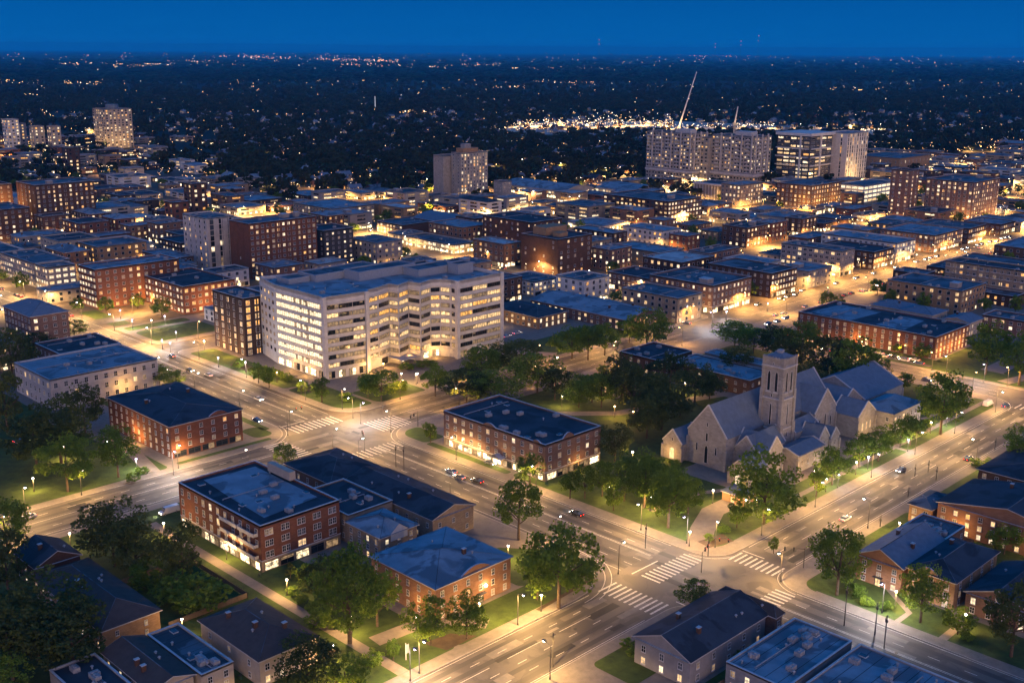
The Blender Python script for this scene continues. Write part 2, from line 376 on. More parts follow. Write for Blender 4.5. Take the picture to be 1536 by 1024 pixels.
def building(label, x0, y0, x1, y1, h, wc='red', fl=4, roof='flat', rc='dark', L=None, Rr=None, name='brick_building', cat='building', group=None, auto=False, land=None,
             rise=3.0, axis=None, units=3, big=0, trim=True, plinth=None, bands=(), seed=None, detail=2, par=0.7, piers=None, reg=True, base=0.0):
    """x0,y0 is the corner nearest the camera; L = facade on -x, Rr = facade on -y"""
    rr = random.Random(seed if seed is not None else int(x0 * 31 + y0 * 17))
    root = ob(name, None, None, (x0, y0, base)); W, D = x1 - x0, y1 - y0
    tag(root, label, cat, group, auto=auto); 
    if land: LAND.append((Vector((x0 + W / 2, y0 + D / 2, h / 2)), land))
    if reg: occ(x0, y0, x1, y1, 2)
    rect = [(0, 0), (W, 0), (W, D), (0, D)]
    m = MB(); wm = wall(wc); mats = [wm, TRIM, wall(plinth) if plinth else wm]
    zt = h
    if plinth:
        m.prism(rect, 0, fl and h / fl * 1.0 or 3, 2, top=False); m.prism(rect, h / fl, zt, 0, top=False)
        o = inset(rect, -0.12); m.ring(o, inset(rect, 0.05), h / fl - 0.15, h / fl + 0.15, 1)
    else: m.prism(rect, 0, zt, 0, top=False)
    for bz in bands:
        m.ring(inset(rect, -0.1), inset(rect, 0.05), bz, bz + 0.25, 1)
    if piers:
        for k in range(int(W / piers) + 1):
            u = min(W - 0.35, max(0.35, k * piers)); m.box(u - 0.35, -0.22, 0, u + 0.35, 0.02, h - 0.02, 0)
        for k in range(int(D / piers) + 1):
            u = min(D - 0.35, max(0.35, k * piers)); m.box(-0.22, u - 0.35, 0, 0.02, u + 0.35, h - 0.02, 0)
    if roof == 'flat':
        inn = inset(rect, 0.35)
        m.ring(rect, inn, h - par - 0.05, h, 0)
        if trim: m.ring(inset(rect, -0.1), inset(rect, 0.42), h, h + 0.14, 1)
        wo = mk('wall', m, mats, root)
        r = MB(); r.poly([(*p, h - par) for p in inn], 0); rf = mk('roof', r, [ROOFS[rc]], root)
        if x0 + y0 < 620:
            q = MB(); u = 2.6
            while u < D - 1: q.poly([(.5, u, h - par + .008), (W - .5, u, h - par + .008), (W - .5, u + .16, h - par + .008), (.5, u + .16, h - par + .008)]); u += rr.uniform(2.4, 3.4)
            mk('roof_seam', q, [ROOFS['dark']], rf)
        if detail: roof_kit(root, rf, 0, 0, W, D, h - par, units * (2 if detail == 2 and x0 + y0 < 800 else 1), rr, big)
    else:
        ax = axis or ('x' if W >= D else 'y'); e = 0.6; hz = h + rise
        A, B, C, Dd = (-e, -e), (W + e, -e), (W + e, D + e), (-e, D + e)
        r = MB(); t = 0.22; ins = 0.0 if roof == 'gable' else min(W, D) / 2 + e
        if ax == 'x': P, Q = (-e + ins, D / 2), (W + e - ins, D / 2)
        else: P, Q = (W / 2, -e + ins), (W / 2, D + e - ins)
        if ax == 'x':
            r.quad((*A, h), (*B, h), (*Q, hz), (*P, hz)); r.quad((*C, h), (*Dd, h), (*P, hz), (*Q, hz))
            if roof == 'hip': r.tri((*B, h), (*C, h), (*Q, hz)); r.tri((*Dd, h), (*A, h), (*P, hz))
            else: m.poly([(0, D, h), (0, 0, h), (0, D / 2, hz - 0.15)], 0); m.poly([(W, 0, h), (W, D, h), (W, D / 2, hz - 0.15)], 0)
        else:
            r.quad((*B, h), (*C, h), (*Q, hz), (*P, hz)); r.quad((*Dd, h), (*A, h), (*P, hz), (*Q, hz))
            if roof == 'hip': r.tri((*A, h), (*B, h), (*P, hz)); r.tri((*C, h), (*Dd, h), (*Q, hz))
            else: m.poly([(0, 0, h), (W, 0, h), (W / 2, 0, hz - 0.15)], 0); m.poly([(W, D, h), (0, D, h), (W / 2, D, hz - 0.15)], 0)
        # eaves board: thickness of the roof edge
        for (p, q) in ((A, B), (B, C), (C, Dd), (Dd, A)):
            gab = roof == 'gable' and ((ax == 'x' and p[0] == q[0]) or (ax == 'y' and p[1] == q[1]))
            if gab:
                mid = P if (p in (A, Dd) and q in (A, Dd)) or (ax == 'y' and p in (A, B) and q in (A, B)) else Q
                for s_, e_ in ((p, mid), (mid, q)):
                    zs = hz if s_ is mid else h; ze = hz if e_ is mid else h
                    r.quad((*s_, zs - t), (*e_, ze - t), (*e_, ze + 0.02), (*s_, zs + 0.02), 1)
            else: r.quad((*p, h - t), (*q, h - t), (*q, h), (*p, h), 1)
        r.quad((*A, h - t), (*Dd, h - t), (*C, h - t), (*B, h - t), 1)
        wo = mk('wall', m, mats, root); rf = mk('roof', r, [ROOFS[rc], TRIM], root)
        if detail:
            rm = MB()
            if Vector(P).to_tuple() != Vector(Q).to_tuple() and (Vector(P) - Vector(Q)).length > 0.5: rm.tube((*P, hz), (*Q, hz), 0.12, 0.12, 5)
            if roof == 'hip':
                for a_, b_ in ((A, P), (B, Q if ax == 'x' else P), (C, Q), (Dd, P if ax == 'x' else Q)): rm.tube((*a_, h), (*b_, hz), 0.1, 0.1, 4)
            mk('roof_ridge', rm, [ROOFS['mid']], rf)
            for k in range(units):
                u = rr.uniform(0.2, 0.8); s_ = rr.choice((-1, 1)) * rr.uniform(0.25, 0.7)
                if ax == 'x': q = (W * u, D / 2 + s_ * D / 2); zz = h + rise * (1 - abs(s_))
                else: q = (W / 2 + s_ * W / 2, D * u); zz = h + rise * (1 - abs(s_))
                me = rr.choice((VENT, VENT, CHIM)); ob(me.name.split('.')[0], me, rf, (q[0], q[1], zz - 0.15))
    items = []
    if L is not None: facade(items, root, (0, D), (0, 0), h, fl, rr=rr, **L)
    if Rr is not None: facade(items, root, (0, 0), (W, 0), h, fl, rr=rr, **Rr)
    place_windows(root, items)
    return root
# ------------------------------------------------------------------ light helpers
LIGHTS = {}
NL = [0]
def lamp_data(kind, power, col, radius=0.25, tp='POINT'):
    k = (tp, round(power), col)
    if k not in LIGHTS:
        l = bpy.data.lights.new(kind, tp)
        if tp == 'SPOT': l.spot_size = rad(170); l.spot_blend = .35
        l.energy = power; l.color = col; l.shadow_soft_size = radius; LIGHTS[k] = l
    return LIGHTS[k]
WARM = (1.0, 0.49, 0.12); SOFT = (1.0, 0.57, 0.19); ORNG = (1.0, 0.46, 0.12); COOL = (0.95, 0.85, 0.85)
def light(parent, loc, power, col=WARM, radius=0.25, kind='POINT', k=1.15):
    NL[0] += 1
    return ob('lamp_or_fill_light', lamp_data('lamp_or_fill_light', power * k, col, radius, kind), parent, loc)  # lights of lamp posts, and bare fill lights without any fitting
# ------------------------------------------------------------------ lamps
def lamp_meshes():
    d = {}
    m = MB(); m.tube((0, 0, 0), (0, 0, 0.7), 0.24, 0.16, 8); d['base'] = m.mesh('base', [POLE])
    m = MB(); m.tube((0, 0, 0.7), (0, 0, 8.6), 0.12, 0.075, 6); d['pole'] = m.mesh('pole', [POLE])
    m = MB(); m.tube((0, 0, 0.7), (0, 0, 4.3), 0.10, 0.07, 6); d['pole_short'] = m.mesh('pole', [POLE])
    m = MB(); m.tube((0, 0, 8.5), (1.6, 0, 9.0), 0.06, 0.05, 5); d['arm'] = m.mesh('arm', [POLE])
    for nm, mt in (('w', HEADW), ('o', HEADO), ('v', HEADV)):
        m = MB(); m.ball((0, 0, 0), 0.30, 0, 8, 6); m.tube((0, 0, 0.22), (0, 0, 0.5), 0.26, 0.08, 8, 1); d['globe_' + nm] = m.mesh('lamp_head', [mt, POLE])
        m = MB(); m.ball((0, 0, -0.05), 0.38, 0, 8, 4, 0.5); m.box(-0.55, -0.28, 0.05, 0.55, 0.28, 0.3, 1); d['head_' + nm] = m.mesh('lamp_head', [mt, POLE])
    return d
LM = lamp_meshes()
FARN = [0]
def street_lamp(x, y, kind='tall', c='w', rz=0.0, power=7000, label=None, z=0.15, col=None):
    lit_ = True
    if x + y > 1150 and z == 0 and power < 24000: FARN[0] += 1; power *= 2.7
    if not lit_ or (x + y > 1150 and z == 0 and FARN[0] % 2 and power < 48000): return None
    root = ob('street_lamp', None, None, (x, y, z), rz)
    txt = {'w': 'white', 'o': 'orange', 'v': 'violet'}[c]
    tag(root, label or ('tall ' if kind == 'tall' else 'low globe ') + 'street lamp with ' + txt + ' glow', 'street lamp', 'street lamps along the roads', auto=label is None)
    ob('base', LM['base'], root)
    cl = col or {'w': SOFT, 'o': WARM, 'v': COOL}[c]
    if kind == 'tall':
        ob('pole', LM['pole'], root); ob('arm', LM['arm'], root); ob('lamp_head', LM['head_' + c], root, (2.0, 0, 9.0))
        (light(root, (2.0, 0, 8.4), power, cl, .25, 'SPOT', 2.2) if lit_ else None)
    else:
        ob('pole', LM['pole_short'], root); ob('lamp_head', LM['globe_' + c], root, (0, 0, 4.6)); light(root, (-0.25, -0.25, 3.9), power, cl, .25, 'POINT', 2.0)
    return root
# ================================================================== ground, roads, blocks
def rounded(x0, y0, x1, y1, r=(0, 0, 0, 0), n=7):
    """corner radii in the order (x0,y0) (x1,y0) (x1,y1) (x0,y1)"""
    pts = []
    for (cx_, cy_, sx, sy, a0, rd) in ((x0, y0, 1, 1, math.pi, r[0]), (x1, y0, -1, 1, 1.5 * math.pi, r[1]), (x1, y1, -1, -1, 0, r[2]), (x0, y1, 1, -1, 0.5 * math.pi, r[3])):
        if rd <= 0: pts.append((cx_, cy_)); continue
        ox, oy = cx_ + sx * rd, cy_ + sy * rd
        for i in range(n + 1):
            a = a0 + 0.5 * math.pi * i / n; pts.append((ox + rd * math.cos(a), oy + rd * math.sin(a)))
    return pts
m = MB(); m.poly([(-3000, -3000, -0.3), (60000, -20000, -0.3), (60000, 60000, -0.3), (-20000, 60000, -0.3)])
structure('ground', m, [GROUND])
m = MB(); m.poly([(60, 20, 0.0), (800, -150, 0.0), (1500, 150, 0.0), (1500, 900, 0.0), (1000, 1250, 0.0), (500, 1250, 0.0), (60, 480, 0.0)][0:7])
structure('town_ground', m, [MID])
RX = [(223, 247, 20, 1250), (497, 512, 343, 1000)]         # roads running along y
RY = [(147, 164, 247, 800), (157, 177, 20, 223), (314, 335, 20, 223), (318, 343, 247, 1500)]   # roads running along x
m = MB()
def sheet(m, x0, y0, x1, y1, z, mi=0): m.poly([(x0, y0, z), (x1, y0, z), (x1, y1, z), (x0, y1, z)], mi)
for (a, b, c, d) in ((60, 20, 247, 480), (247, 20, 900, 343)): sheet(m, a, b, c, d, 0.02)
structure('road', m, [ASPH])
m = MB(); sheet(m, 223, 480, 247, 1200, 0.025); sheet(m, 497, 343, 514, 1000, 0.025); sheet(m, 900, 318, 1500, 343, 0.025); sheet(m, 249, 478, 497, 492, 0.025)
structure('main_street', m, [ASPH])
XR = [640, 768, 880, 1000, 1120, 1240]; YR = [440, 560, 690, 840, 960]
m = MB()
for x in XR: sheet(m, x - 6, 343, x + 6, 1010, 0.045)
structure('side_street', m, [ASPH])
m = MB()
for y in YR[1:]: sheet(m, 247, y - 6, 1300, y + 6, 0.065)
sheet(m, 512, 434, 1300, 446, 0.065)
structure('cross_street', m, [ASPH])
for x in (640, 800, 960): pass
for x in XR: RX.append((x - 6, x + 6, 343, 1010))
for y in YR: RY.append((y - 6, y + 6, 512 if y == 440 else 247, 1300))
RY.append((478, 492, 249, 497)); RY.append((186, 196, 481, 620))
for a, b, c, d in RX: occ(a, c, b, d, 1.5)
for a, b, c, d in RY: occ(c, a, d, b, 1.5)
BLK = dict(church=(247, 164, 462, 318, (9, 14, 6, 16)), office=(249, 343, 497, 478, (14, 4, 6, 6)), west=(20, 335, 223, 470, (2, 16, 8, 2)),
           south=(60, 177, 222, 313, (2, 20, 9, 2)), corner=(60, 20, 223, 157, (2, 2, 9, 2)), east=(247, 20, 470, 147, (2, 2, 8, 9)),
           north=(481, 150, 640, 318, (8, 2, 2, 10)))
for k, (a, b, c, d, r) in BLK.items():
    m = MB(); pts = rounded(a, b, c, d, r)
    m.prism(inset(pts, 0.3), 0.0, 0.16, 0); m.ring(pts, inset(pts, 0.3), 0.0, 0.165, 1)
    structure('pavement', m, [PAVE, KERB])
def lawn(x0, y0, x1, y1, r=3.0, z=0.19, mat=None, name='lawn'):
    m = MB(); rr_ = (r,) * 4 if not isinstance(r, tuple) else r
    m.poly([(*p, z) for p in rounded(x0, y0, x1, y1, rr_)]); return structure(name, m, [mat or GRASS])
def lawnp(pts, z=0.19, mat=None, name='lawn'):
    m = MB(); m.poly([(p[0], p[1], z) for p in pts]); return structure(name, m, [mat or GRASS])
def strip(pts, wd, z=0.215, mat=None, name='path'):
    m = MB(); P = [Vector(p) for p in pts]; Lf = []; Rt = []
    for i, p in enumerate(P):
        d = (P[min(i + 1, len(P) - 1)] - P[max(i - 1, 0)]).normalized(); n = Vector((-d.y, d.x)) * wd / 2
        Lf.append(p + n); Rt.append(p - n)
    for i in range(len(P) - 1): m.quad((*Rt[i], z), (*Rt[i + 1], z), (*Lf[i + 1], z), (*Lf[i], z))
    return structure(name, m, [mat or PATH])
# church block
lawn(252, 169, 296, 252, (7, 2, 2, 2)); lawn(296, 169, 300, 186, 1); lawn(251.5, 254, 254.5, 296, 1); lawn(252, 297, 262, 313, (2, 2, 2, 7))
lawn(286, 215, 380, 312, 3, 0.186); lawn(300, 168.5, 372, 180, 1, 0.19); lawn(374, 168.5, 455, 180, (2, 9, 2, 2)); lawn(412, 182, 456, 300, 4)
strip([(249, 172), (262, 180), (276, 186), (296, 186)], 7.5); strip([(262, 200), (285, 198), (300, 190)], 2.6); strip([(296, 186), (302, 208)], 5)
strip([(298, 300), (330, 270), (362, 262), (385, 255)], 5.5, 0.22)
strip([(300, 174), (460, 174)], 2.2, 0.225, PAVE)
lawnp([(249 + 4, 168 + 3), (262, 168.6), (264, 174), (254, 176)], 0.235, SOIL, 'flower_bed')
# office block
lawn(253, 348, 268, 388, (9, 2, 2, 2)); lawn(253, 390, 266, 470, 2); lawn(270, 347, 296, 366, (4, 2, 6, 2)); lawn(305, 347, 372, 362, (2, 2, 6, 2))
lawn(376, 347, 490, 374, 3); lawn(256, 424, 262, 440, 1, 0.2, SOIL, 'flower_bed')
strip([(298, 343), (300, 356), (310, 366), (330, 374), (352, 372), (368, 362), (378, 348)], 6.5, 0.225)
lawnp([(258, 378), (268, 378), (268, 386), (258, 386)], 0.2, SOIL, 'flower_bed')
# west block
lawn(60, 339, 172, 392, 2); lawn(60, 392, 165, 466, 2); lawn(176, 339.5, 214, 341.8, 0.8); lawn(210, 344, 218, 356, 3); lawn(217, 350, 220, 400, 1); lawn(188, 400, 218, 426, 3)
strip([(166, 339), (170, 360), (168, 395), (163, 425)], 5, 0.225); strip([(100, 337), (112, 352), (108, 372)], 9, 0.225)
# south block
lawn(64, 181, 163, 309, 2); lawn(163, 181, 214, 192, (2, 8.5, 1.5, 1.5)); lawn(196, 192, 218, 214, (2, 2, 8, 2)); lawn(64, 296, 180, 309, 1, 0.188)
strip([(145, 300), (146, 181)], 3.2, 0.225); strip([(150, 197), (163, 196), (172, 190), (176, 184)], 5, 0.225); strip([(198, 224), (210, 217), (220, 205)], 5.5, 0.222); strip([(206, 232), (219, 224)], 6, 0.240, PAVE)
lawnp([(158, 188), (166, 187), (170, 181.5), (160, 181.5)], 0.2, SOIL, 'flower_bed')
strip([(190, 180), (214, 182), (219.5, 192)], 1.2, 0.23, SOIL, 'flower_bed')
# corner block (bottom right of the picture)
lawn(180, 140, 200, 153, (2, 2, 5, 2)); lawn(204, 149, 212, 153.5, 1); lawn(170, 60, 220, 90, 2); lawn(190, 126, 222, 129.5, 1)
# east block
lawn(252, 24, 470, 60, 2); lawn(251, 60, 266, 140, (2, 2, 2, 5)); lawn(268, 133, 320, 143, 2); lawn(330, 130, 470, 143, 2, 0.188); lawn(290, 60, 470, 130, 2, 0.186)
strip([(249, 112), (258, 112), (268, 124)], 1.6); strip([(249, 100), (262, 100), (269, 108)], 2.2); strip([(250, 60), (250.5, 135)], 2.0, 0.225, PAVE)
# north block
lawn(484, 160, 500, 300, 2); lawn(498, 214, 560, 217, 1); lawn(486, 196, 560, 214, 2, 0.188); lawn(500, 156, 620, 186, 2)
strip([(488, 214), (489, 300)], 3.5, 0.225, ASPH, 'car_park'); strip([(486, 180), (520, 172), (560, 168)], 6, 0.225)
m = MB(); m.prism(rounded(249, 494, 345, 541, (6, 3, 3, 3)), 0, .16); structure('pavement', m, [PAVE])
lawn(253, 500, 290, 526, 4); lawn(296, 499, 340, 508, 2); lawn(253, 530, 288, 538, 2); lawn(296, 512, 338, 536, 1, 0.19, ASPH, 'car_park')
lawn(252, 545, 262, 588, 1, 0.05); lawn(253, 448, 262, 470, 2, 0.2)
# right-hand lane island beside the south block corner, and lay-bys
lawnp([(487, 300), (494, 300), (494, 314), (489, 314)], 0.2)
# markings
m = MB(); Z = 0.034
def mark(x0, y0, x1, y1): sheet(m, x0, y0, x1, y1, Z)
def dash(ax, c, a, b, step=9, ln=3, wd=0.16):
    t = a
    while t + ln < b:
        if ax == 'y': mark(c - wd / 2, t, c + wd / 2, t + ln)
        else: mark(t, c - wd / 2, t + ln, c + wd / 2)
        t += step
for s0, s1 in ((60, 138), (180, 306), (350, 476), (500, 1000)):
    mark(223.5, s0, 223.66, s1); mark(246.4, s0, 246.56, s1)
    dash('y', 228.5, s0, s1); dash('y', 232.6, s0, s1, 9, 3); dash('y', 241, s0, s1); mark(236.6, s0, 236.76, s1); mark(237.1, s0, 237.26, s1)
for s0, s1 in ((60, 206),):
    mark(s0, 157.5, s1, 157.66); mark(s0, 176.3, s1, 176.46); dash('x', 161.5, s0, s1); dash('x', 165.4, s0, s1); dash('x', 172.2, s0, s1); dash('x', 168.8, s0, s1, 18, 12)
mark(262, 147.6, 455, 147.76); mark(262, 163.3, 455, 163.46); dash('x', 151.3, 264, 455, 10); dash('x', 155.4, 264, 455, 14, 5, 0.2); dash('x', 159.4, 264, 455, 10)
for s0, s1 in ((60, 204),): mark(s0, 314.6, s1, 314.76); dash('x', 319.5, s0, s1); mark(s0, 325, s1, 325.16); dash('x', 330, s0, s1)
for s0, s1 in ((268, 455), (518, 900)): mark(s0, 319, s1, 319.16); dash('x', 324.5, s0, s1); mark(s0, 331, s1, 331.16); dash('x', 337, s0, s1)
dash('y', 466.5, 175, 310); dash('y', 476, 175, 310); mark(471.4, 175, 471.55, 310); dash('y', 504.5, 350, 990)
# crosswalks: bars lie along the traffic they cross
def bars_x(x0, x1, y0, y1, step=1.75, wd=0.62):
    y = y0
    while y < y1: mark(x0, y, x1, y + wd); y += step
def bars_y(y0, y1, x0, x1, step=1.75, wd=0.62):
    x = x0
    while x < x1: mark(x, y0, x + wd, y1); x += step
bars_x(251, 257.5, 148.4, 163.4); bars_y(167.5, 174, 225, 246); bars_x(209.5, 217, 158.2, 176); bars_y(137.5, 143.5, 225, 246)
bars_y(338.5, 347, 225, 246.4, 2.0, 0.6); bars_x(207, 216, 315.4, 334.4, 1.9, 0.55); bars_y(318, 331, 249.5, 262, 1.75, 0.5); bars_y(300, 307, 226, 246, 2, 0.4)
bars_x(453, 460.5, 148.5, 163.4, 2.2, 0.6)
mark(224, 176.2, 235.6, 176.6); mark(219.6, 147, 219.95, 158); mark(258.6, 156, 258.95, 163.4)
mark(224, 349, 235, 349.4); mark(263.6, 319, 263.95, 330.6)
# curved edge lines at the corners
def arc(cx_, cy_, r, a0, a1, n=12, wd=0.18):
    for i in range(n):
        t0 = rad(a0 + (a1 - a0) * i / n); t1 = rad(a0 + (a1 - a0) * (i + 1) / n); ri, ro = r, r + wd
        m.poly([(cx_ + ri * math.cos(t0), cy_ + ri * math.sin(t0), Z), (cx_ + ro * math.cos(t0), cy_ + ro * math.sin(t0), Z), (cx_ + ro * math.cos(t1), cy_ + ro * math.sin(t1), Z), (cx_ + ri * math.cos(t1), cy_ + ri * math.sin(t1), Z)])
arc(202, 197, 22.5, -90, 0); arc(202, 197, 24.3, -80, -6); arc(256, 173, 10.2, 180, 270); arc(207, 351, 17.3, -90, 0); arc(262, 302, 17, 90, 180); arc(256, 138, 10, 90, 180)
arc(448, 178, 15.2, -90, 0)
structure('road_marking', m, [PAINT])
# tyre wear: darker lane tracks worn into the asphalt
m = MB()
WEAR = surf('worn_asphalt', (0.066, 0.06, 0.055), (0.046, 0.042, 0.039), 0.08, 0.7, 9)
for c in (226.0, 230.6, 239.0, 243.6): sheet(m, c - 0.9, 60, c + 0.9, 138, 0.0265); sheet(m, c - 0.9, 180, c + 0.9, 300, 0.0265); sheet(m, c - 0.9, 350, c + 0.9, 470, 0.0265)
for c in (159.5, 163.5, 170.5, 174.2): sheet(m, 60, c - 0.8, 206, c + 0.8, 0.0265)
for c in (149.4, 153.3, 157.4, 161.4): sheet(m, 264, c - 0.8, 452, c + 0.8, 0.0265)
for c in (317, 322, 327.5, 332.4): sheet(m, 60, c - 0.8, 204, c + 0.8, 0.0265)
for c in (321.7, 327.7, 334, 340): sheet(m, 266, c - 0.8, 452, c + 0.8, 0.0265)
structure('tyre_track', m, [WEAR])
m = MB(); rp_ = random.Random(61); used = []
for _ in range(150):
    ax = rp_.randrange(4)
    if ax == 0: x, y, l, w_ = rp_.uniform(224.5, 243), rp_.uniform(70, 460), rp_.uniform(1.2, 3.2), rp_.uniform(3, 16)
    elif ax == 1: x, y, l, w_ = rp_.uniform(262, 446), rp_.uniform(148.5, 160), rp_.uniform(4, 18), rp_.uniform(1, 3)
    elif ax == 2: x, y, l, w_ = rp_.uniform(100, 205), rp_.uniform(158.5, 173), rp_.uniform(4, 14), rp_.uniform(1, 3)
    else: x, y, l, w_ = rp_.uniform(100, 440), rp_.uniform(319, 331), rp_.uniform(4, 14), rp_.uniform(1, 3)
    if any(x < c and x + l > a and y < d and y + w_ > b for a, b, c, d in used): continue
    used.append((x, y, x + l, y + w_)); sheet(m, x, y, x + l, y + w_, 0.0305, rp_.randrange(2))
structure('road_patch', m, [surf('patch_dark', (0.04, 0.037, 0.034), (0.03, 0.028, 0.026), .5, .8, 5), surf('patch_pale', (0.19, 0.17, 0.15), (0.13, 0.12, 0.11), .5, .85, 5)])
m = MB()   # winding sealed cracks
for _ in range(70):
    x, y = rp_.uniform(224, 246), rp_.uniform(75, 460)
    if rp_.random() < .5: x, y = rp_.uniform(110, 450), rp_.choice((rp_.uniform(148, 162), rp_.uniform(319, 333)))
    if 205 < x < 222 or (223 > x > 205): continue
    a = rp_.uniform(0, 6.28)
    for k in range(rp_.randrange(5, 14)):
        nx, ny = x + 1.1 * math.cos(a), y + 1.1 * math.sin(a); px_, py_ = -.055 * math.sin(a), .055 * math.cos(a)
        m.poly([(x - px_, y - py_, .0325), (nx - px_, ny - py_, .0325), (nx + px_, ny + py_, .0325), (x + px_, y + py_, .0325)]); x, y = nx, ny; a += rp_.uniform(-.5, .5)
structure('road_crack', m, [plain('tar', (.02, .019, .018), .6)])
# ================================================================== named buildings
def F(**k): return k
# --- the white office slab ------------------------------------------------
def office():
    x0, y0 = 274.0, 377.0
    root = ob('office_building', None, None, (x0, y0, 0.1)); tag(root, 'big white office block with glowing ribbon windows and a scalloped front', 'office building')
    LAND.append((Vector((300, 400, 20)), 'white office block')); occ(270, 370, 372, 450, 2)
    H = 37.2
    px = [(485, 446), (549, 437), (552, 434.5), (566, 431), (583, 425.5), (597, 427.5), (612, 422), (630, 424.5), (645, 419.5), (660, 418.5), (675, 419.5), (686, 421.5), (752, 409)]
    front = [G(a, b, H) for a, b in px]; c0 = front[0]
    fy = 388.4
    # straighten: keep the measured x, derive the recess
    ys = [388.4, 387.0, 390.5, 391.5, 395.0, 391.0, 392.5, 387.5, 389.0, 388.0, 384.0, 380.0, 377.6]
    F_ = [(p.x - x0, p.y - y0) for p in front]
    W = F_[-1][0]
    pts = F_ + [(W + 0.5, F_[-1][1] + 34), (W - 30, F_[-1][1] + 52), (4.5, 446.2 - y0), (-0.5, 426 - y0)]
    # walls
    m = MB(); m.prism(pts, 0, H, 0, top=False); inn = inset(pts, 0.5)
    m.ring(pts, inn, H - 1.6, H, 0); m.ring(inset(pts, -0.25), inset(pts, 0.1), H - 3.4, H - 3.1, 0); m.ring(inset(pts, -0.2), inset(pts, 0.1), 4.0, 4.4, 0)
    for (a, b) in (F_[0], F_[1], F_[11], F_[12]):
        m.box(a - 0.9, b - 0.9, 0, a + 0.9, b + 0.9, H, 0)
    mk('wall', m, [wall('white')], root)
    r = MB(); r.poly([(*p, H - 1.5) for p in inn]); rf = mk('roof', r, [ROOFS['blue']], root)
    pm = MB(); z = H - 1.5
    for (a, b, c, d, hh) in ((20, 46, 58, 60, 2.8), (36, 34, 70, 45.5, 3.8), (62, 22, 88, 33.5, 3.2), (80, 14, 90, 21.5, 4.6), (8, 50, 19.5, 60, 2.0)):
        pm.box(a, b, z, c, d, z + hh, 0); pm.box(a + 0.5, b + 0.5, z + hh, c - 0.5, d - 0.5, z + hh + 0.05, 1)
        pm.ring([(a - .15, b - .15), (c + .15, b - .15), (c + .15, d + .15), (a - .15, d + .15)], [(a + .4, b + .4), (c - .4, b + .4), (c - .4, d - .4), (a + .4, d - .4)], z + hh, z + hh + 0.6, 0)
    mk('plant_room', pm, [surf('panel_blue_grey', (.26, .30, .36), (.2, .235, .28), 1.2, .7), ROOFS['mid']], rf)
    rr = random.Random(3)
    for (a, b) in ((8, 24), (14, 30), (20, 22), (28, 26), (6, 40), (40, 20), (52, 16), (30, 32), (12, 36), (70, 12), (84, 8)):
        me = rr.choice((UNIT, VENT, SKYL)); ob(me.name.split('.')[0], me, rf, (a, b, z), rr.choice((0, 1.57)))
    items = []; fh = 3.72; rows = 9
    def seg(i, j, wfac, litf, n=1, tone='warm', hh=1.75, g='band'):
        a = Vector(pts[i]); b = Vector(pts[j]); d = b - a; Ln = d.length; d.normalize(); nr = Vector((d.y, -d.x)); rz = math.atan2(d.y, d.x)
        for f in range(1, rows):
            zz = 1.0 + f * fh
            for k in range(n):
                u = Ln * (k + 0.5) / n; wd = Ln / n * wfac; p = a + d * u + nr * 0.04
                l = litf(f, k); pane = (LWHT if tone == 'white' else (LWARM if rr.random() < 0.8 else LAMB)) if rr.random() < l else (GLASS if rr.random() < 0.55 else LDIM)
                items.append((win_mesh(wd, hh, DARKF, pane, g), (p.x, p.y, zz + 0.6), rz))
    k = len(pts)
    # left wing: bright ribbons on the corner bay, small punched windows beyond
    n3, n4 = k - 2, k - 1
    a, b = pts[k - 1], pts[0]
    seg(k - 1, 0, 0.93, lambda f, q: 0.97, 1, 'white', 2.1)
    seg(k - 2, k - 1, 0.34, lambda f, q: 0.12, 4, 'warm', 1.5, 'plain')
    seg(0, 1, 0.93, lambda f, q: 0.22, 3)
    for i in (2, 3, 4, 5, 6, 7, 8, 9): seg(i, i + 1, 0.84, lambda f, q: 0.42, 1)
    seg(10, 11, 0.5, lambda f, q: 0.4, 1)
    seg(11, 12, 0.94, lambda f, q: 1.0 if f in (6, 4) else (0.7 if f in (3, 8) else 0.12), 3)
    for f0, f1, n in ((k - 1, 0, 6), (0, 1, 4), (3, 4, 1), (5, 6, 1), (7, 8, 1), (8, 9, 1), (11, 12, 4)):
        a = Vector(pts[f0]); b = Vector(pts[f1]); d = b - a; Ln = d.length; d.normalize(); nr = Vector((d.y, -d.x))
        for q in range(n):
            p = a + d * (Ln * (q + 0.5) / n) + nr * 0.05
            items.append((win_mesh(min(4.5, Ln / n * 0.62), 2.9, DARKF, LSHOP if (q + f0) % 3 else GLASS, 'shop'), (p.x, p.y, 0.5), math.atan2(d.y, d.x)))
    place_windows(root, items)
    m = MB(); m.box(36, 4.5, 3.0, 46, 14, 3.4, 0)
    for u in (36.6, 45.4): m.tube((u, 5.2, 0), (u, 5.2, 3.0), 0.2, 0.2, 6, 0)
    mk('entrance_canopy', m, [wall('pale')], root)
    for (a, b) in ((20, 6), (32, 8), (45, 9), (58, 5.5), (70, 3), (-4, 22), (-4, 34)):
        light(root, (a, b, 3.4), 1700, WARM, 0.4)  # bare lights added along the front to brighten the office walls
office()
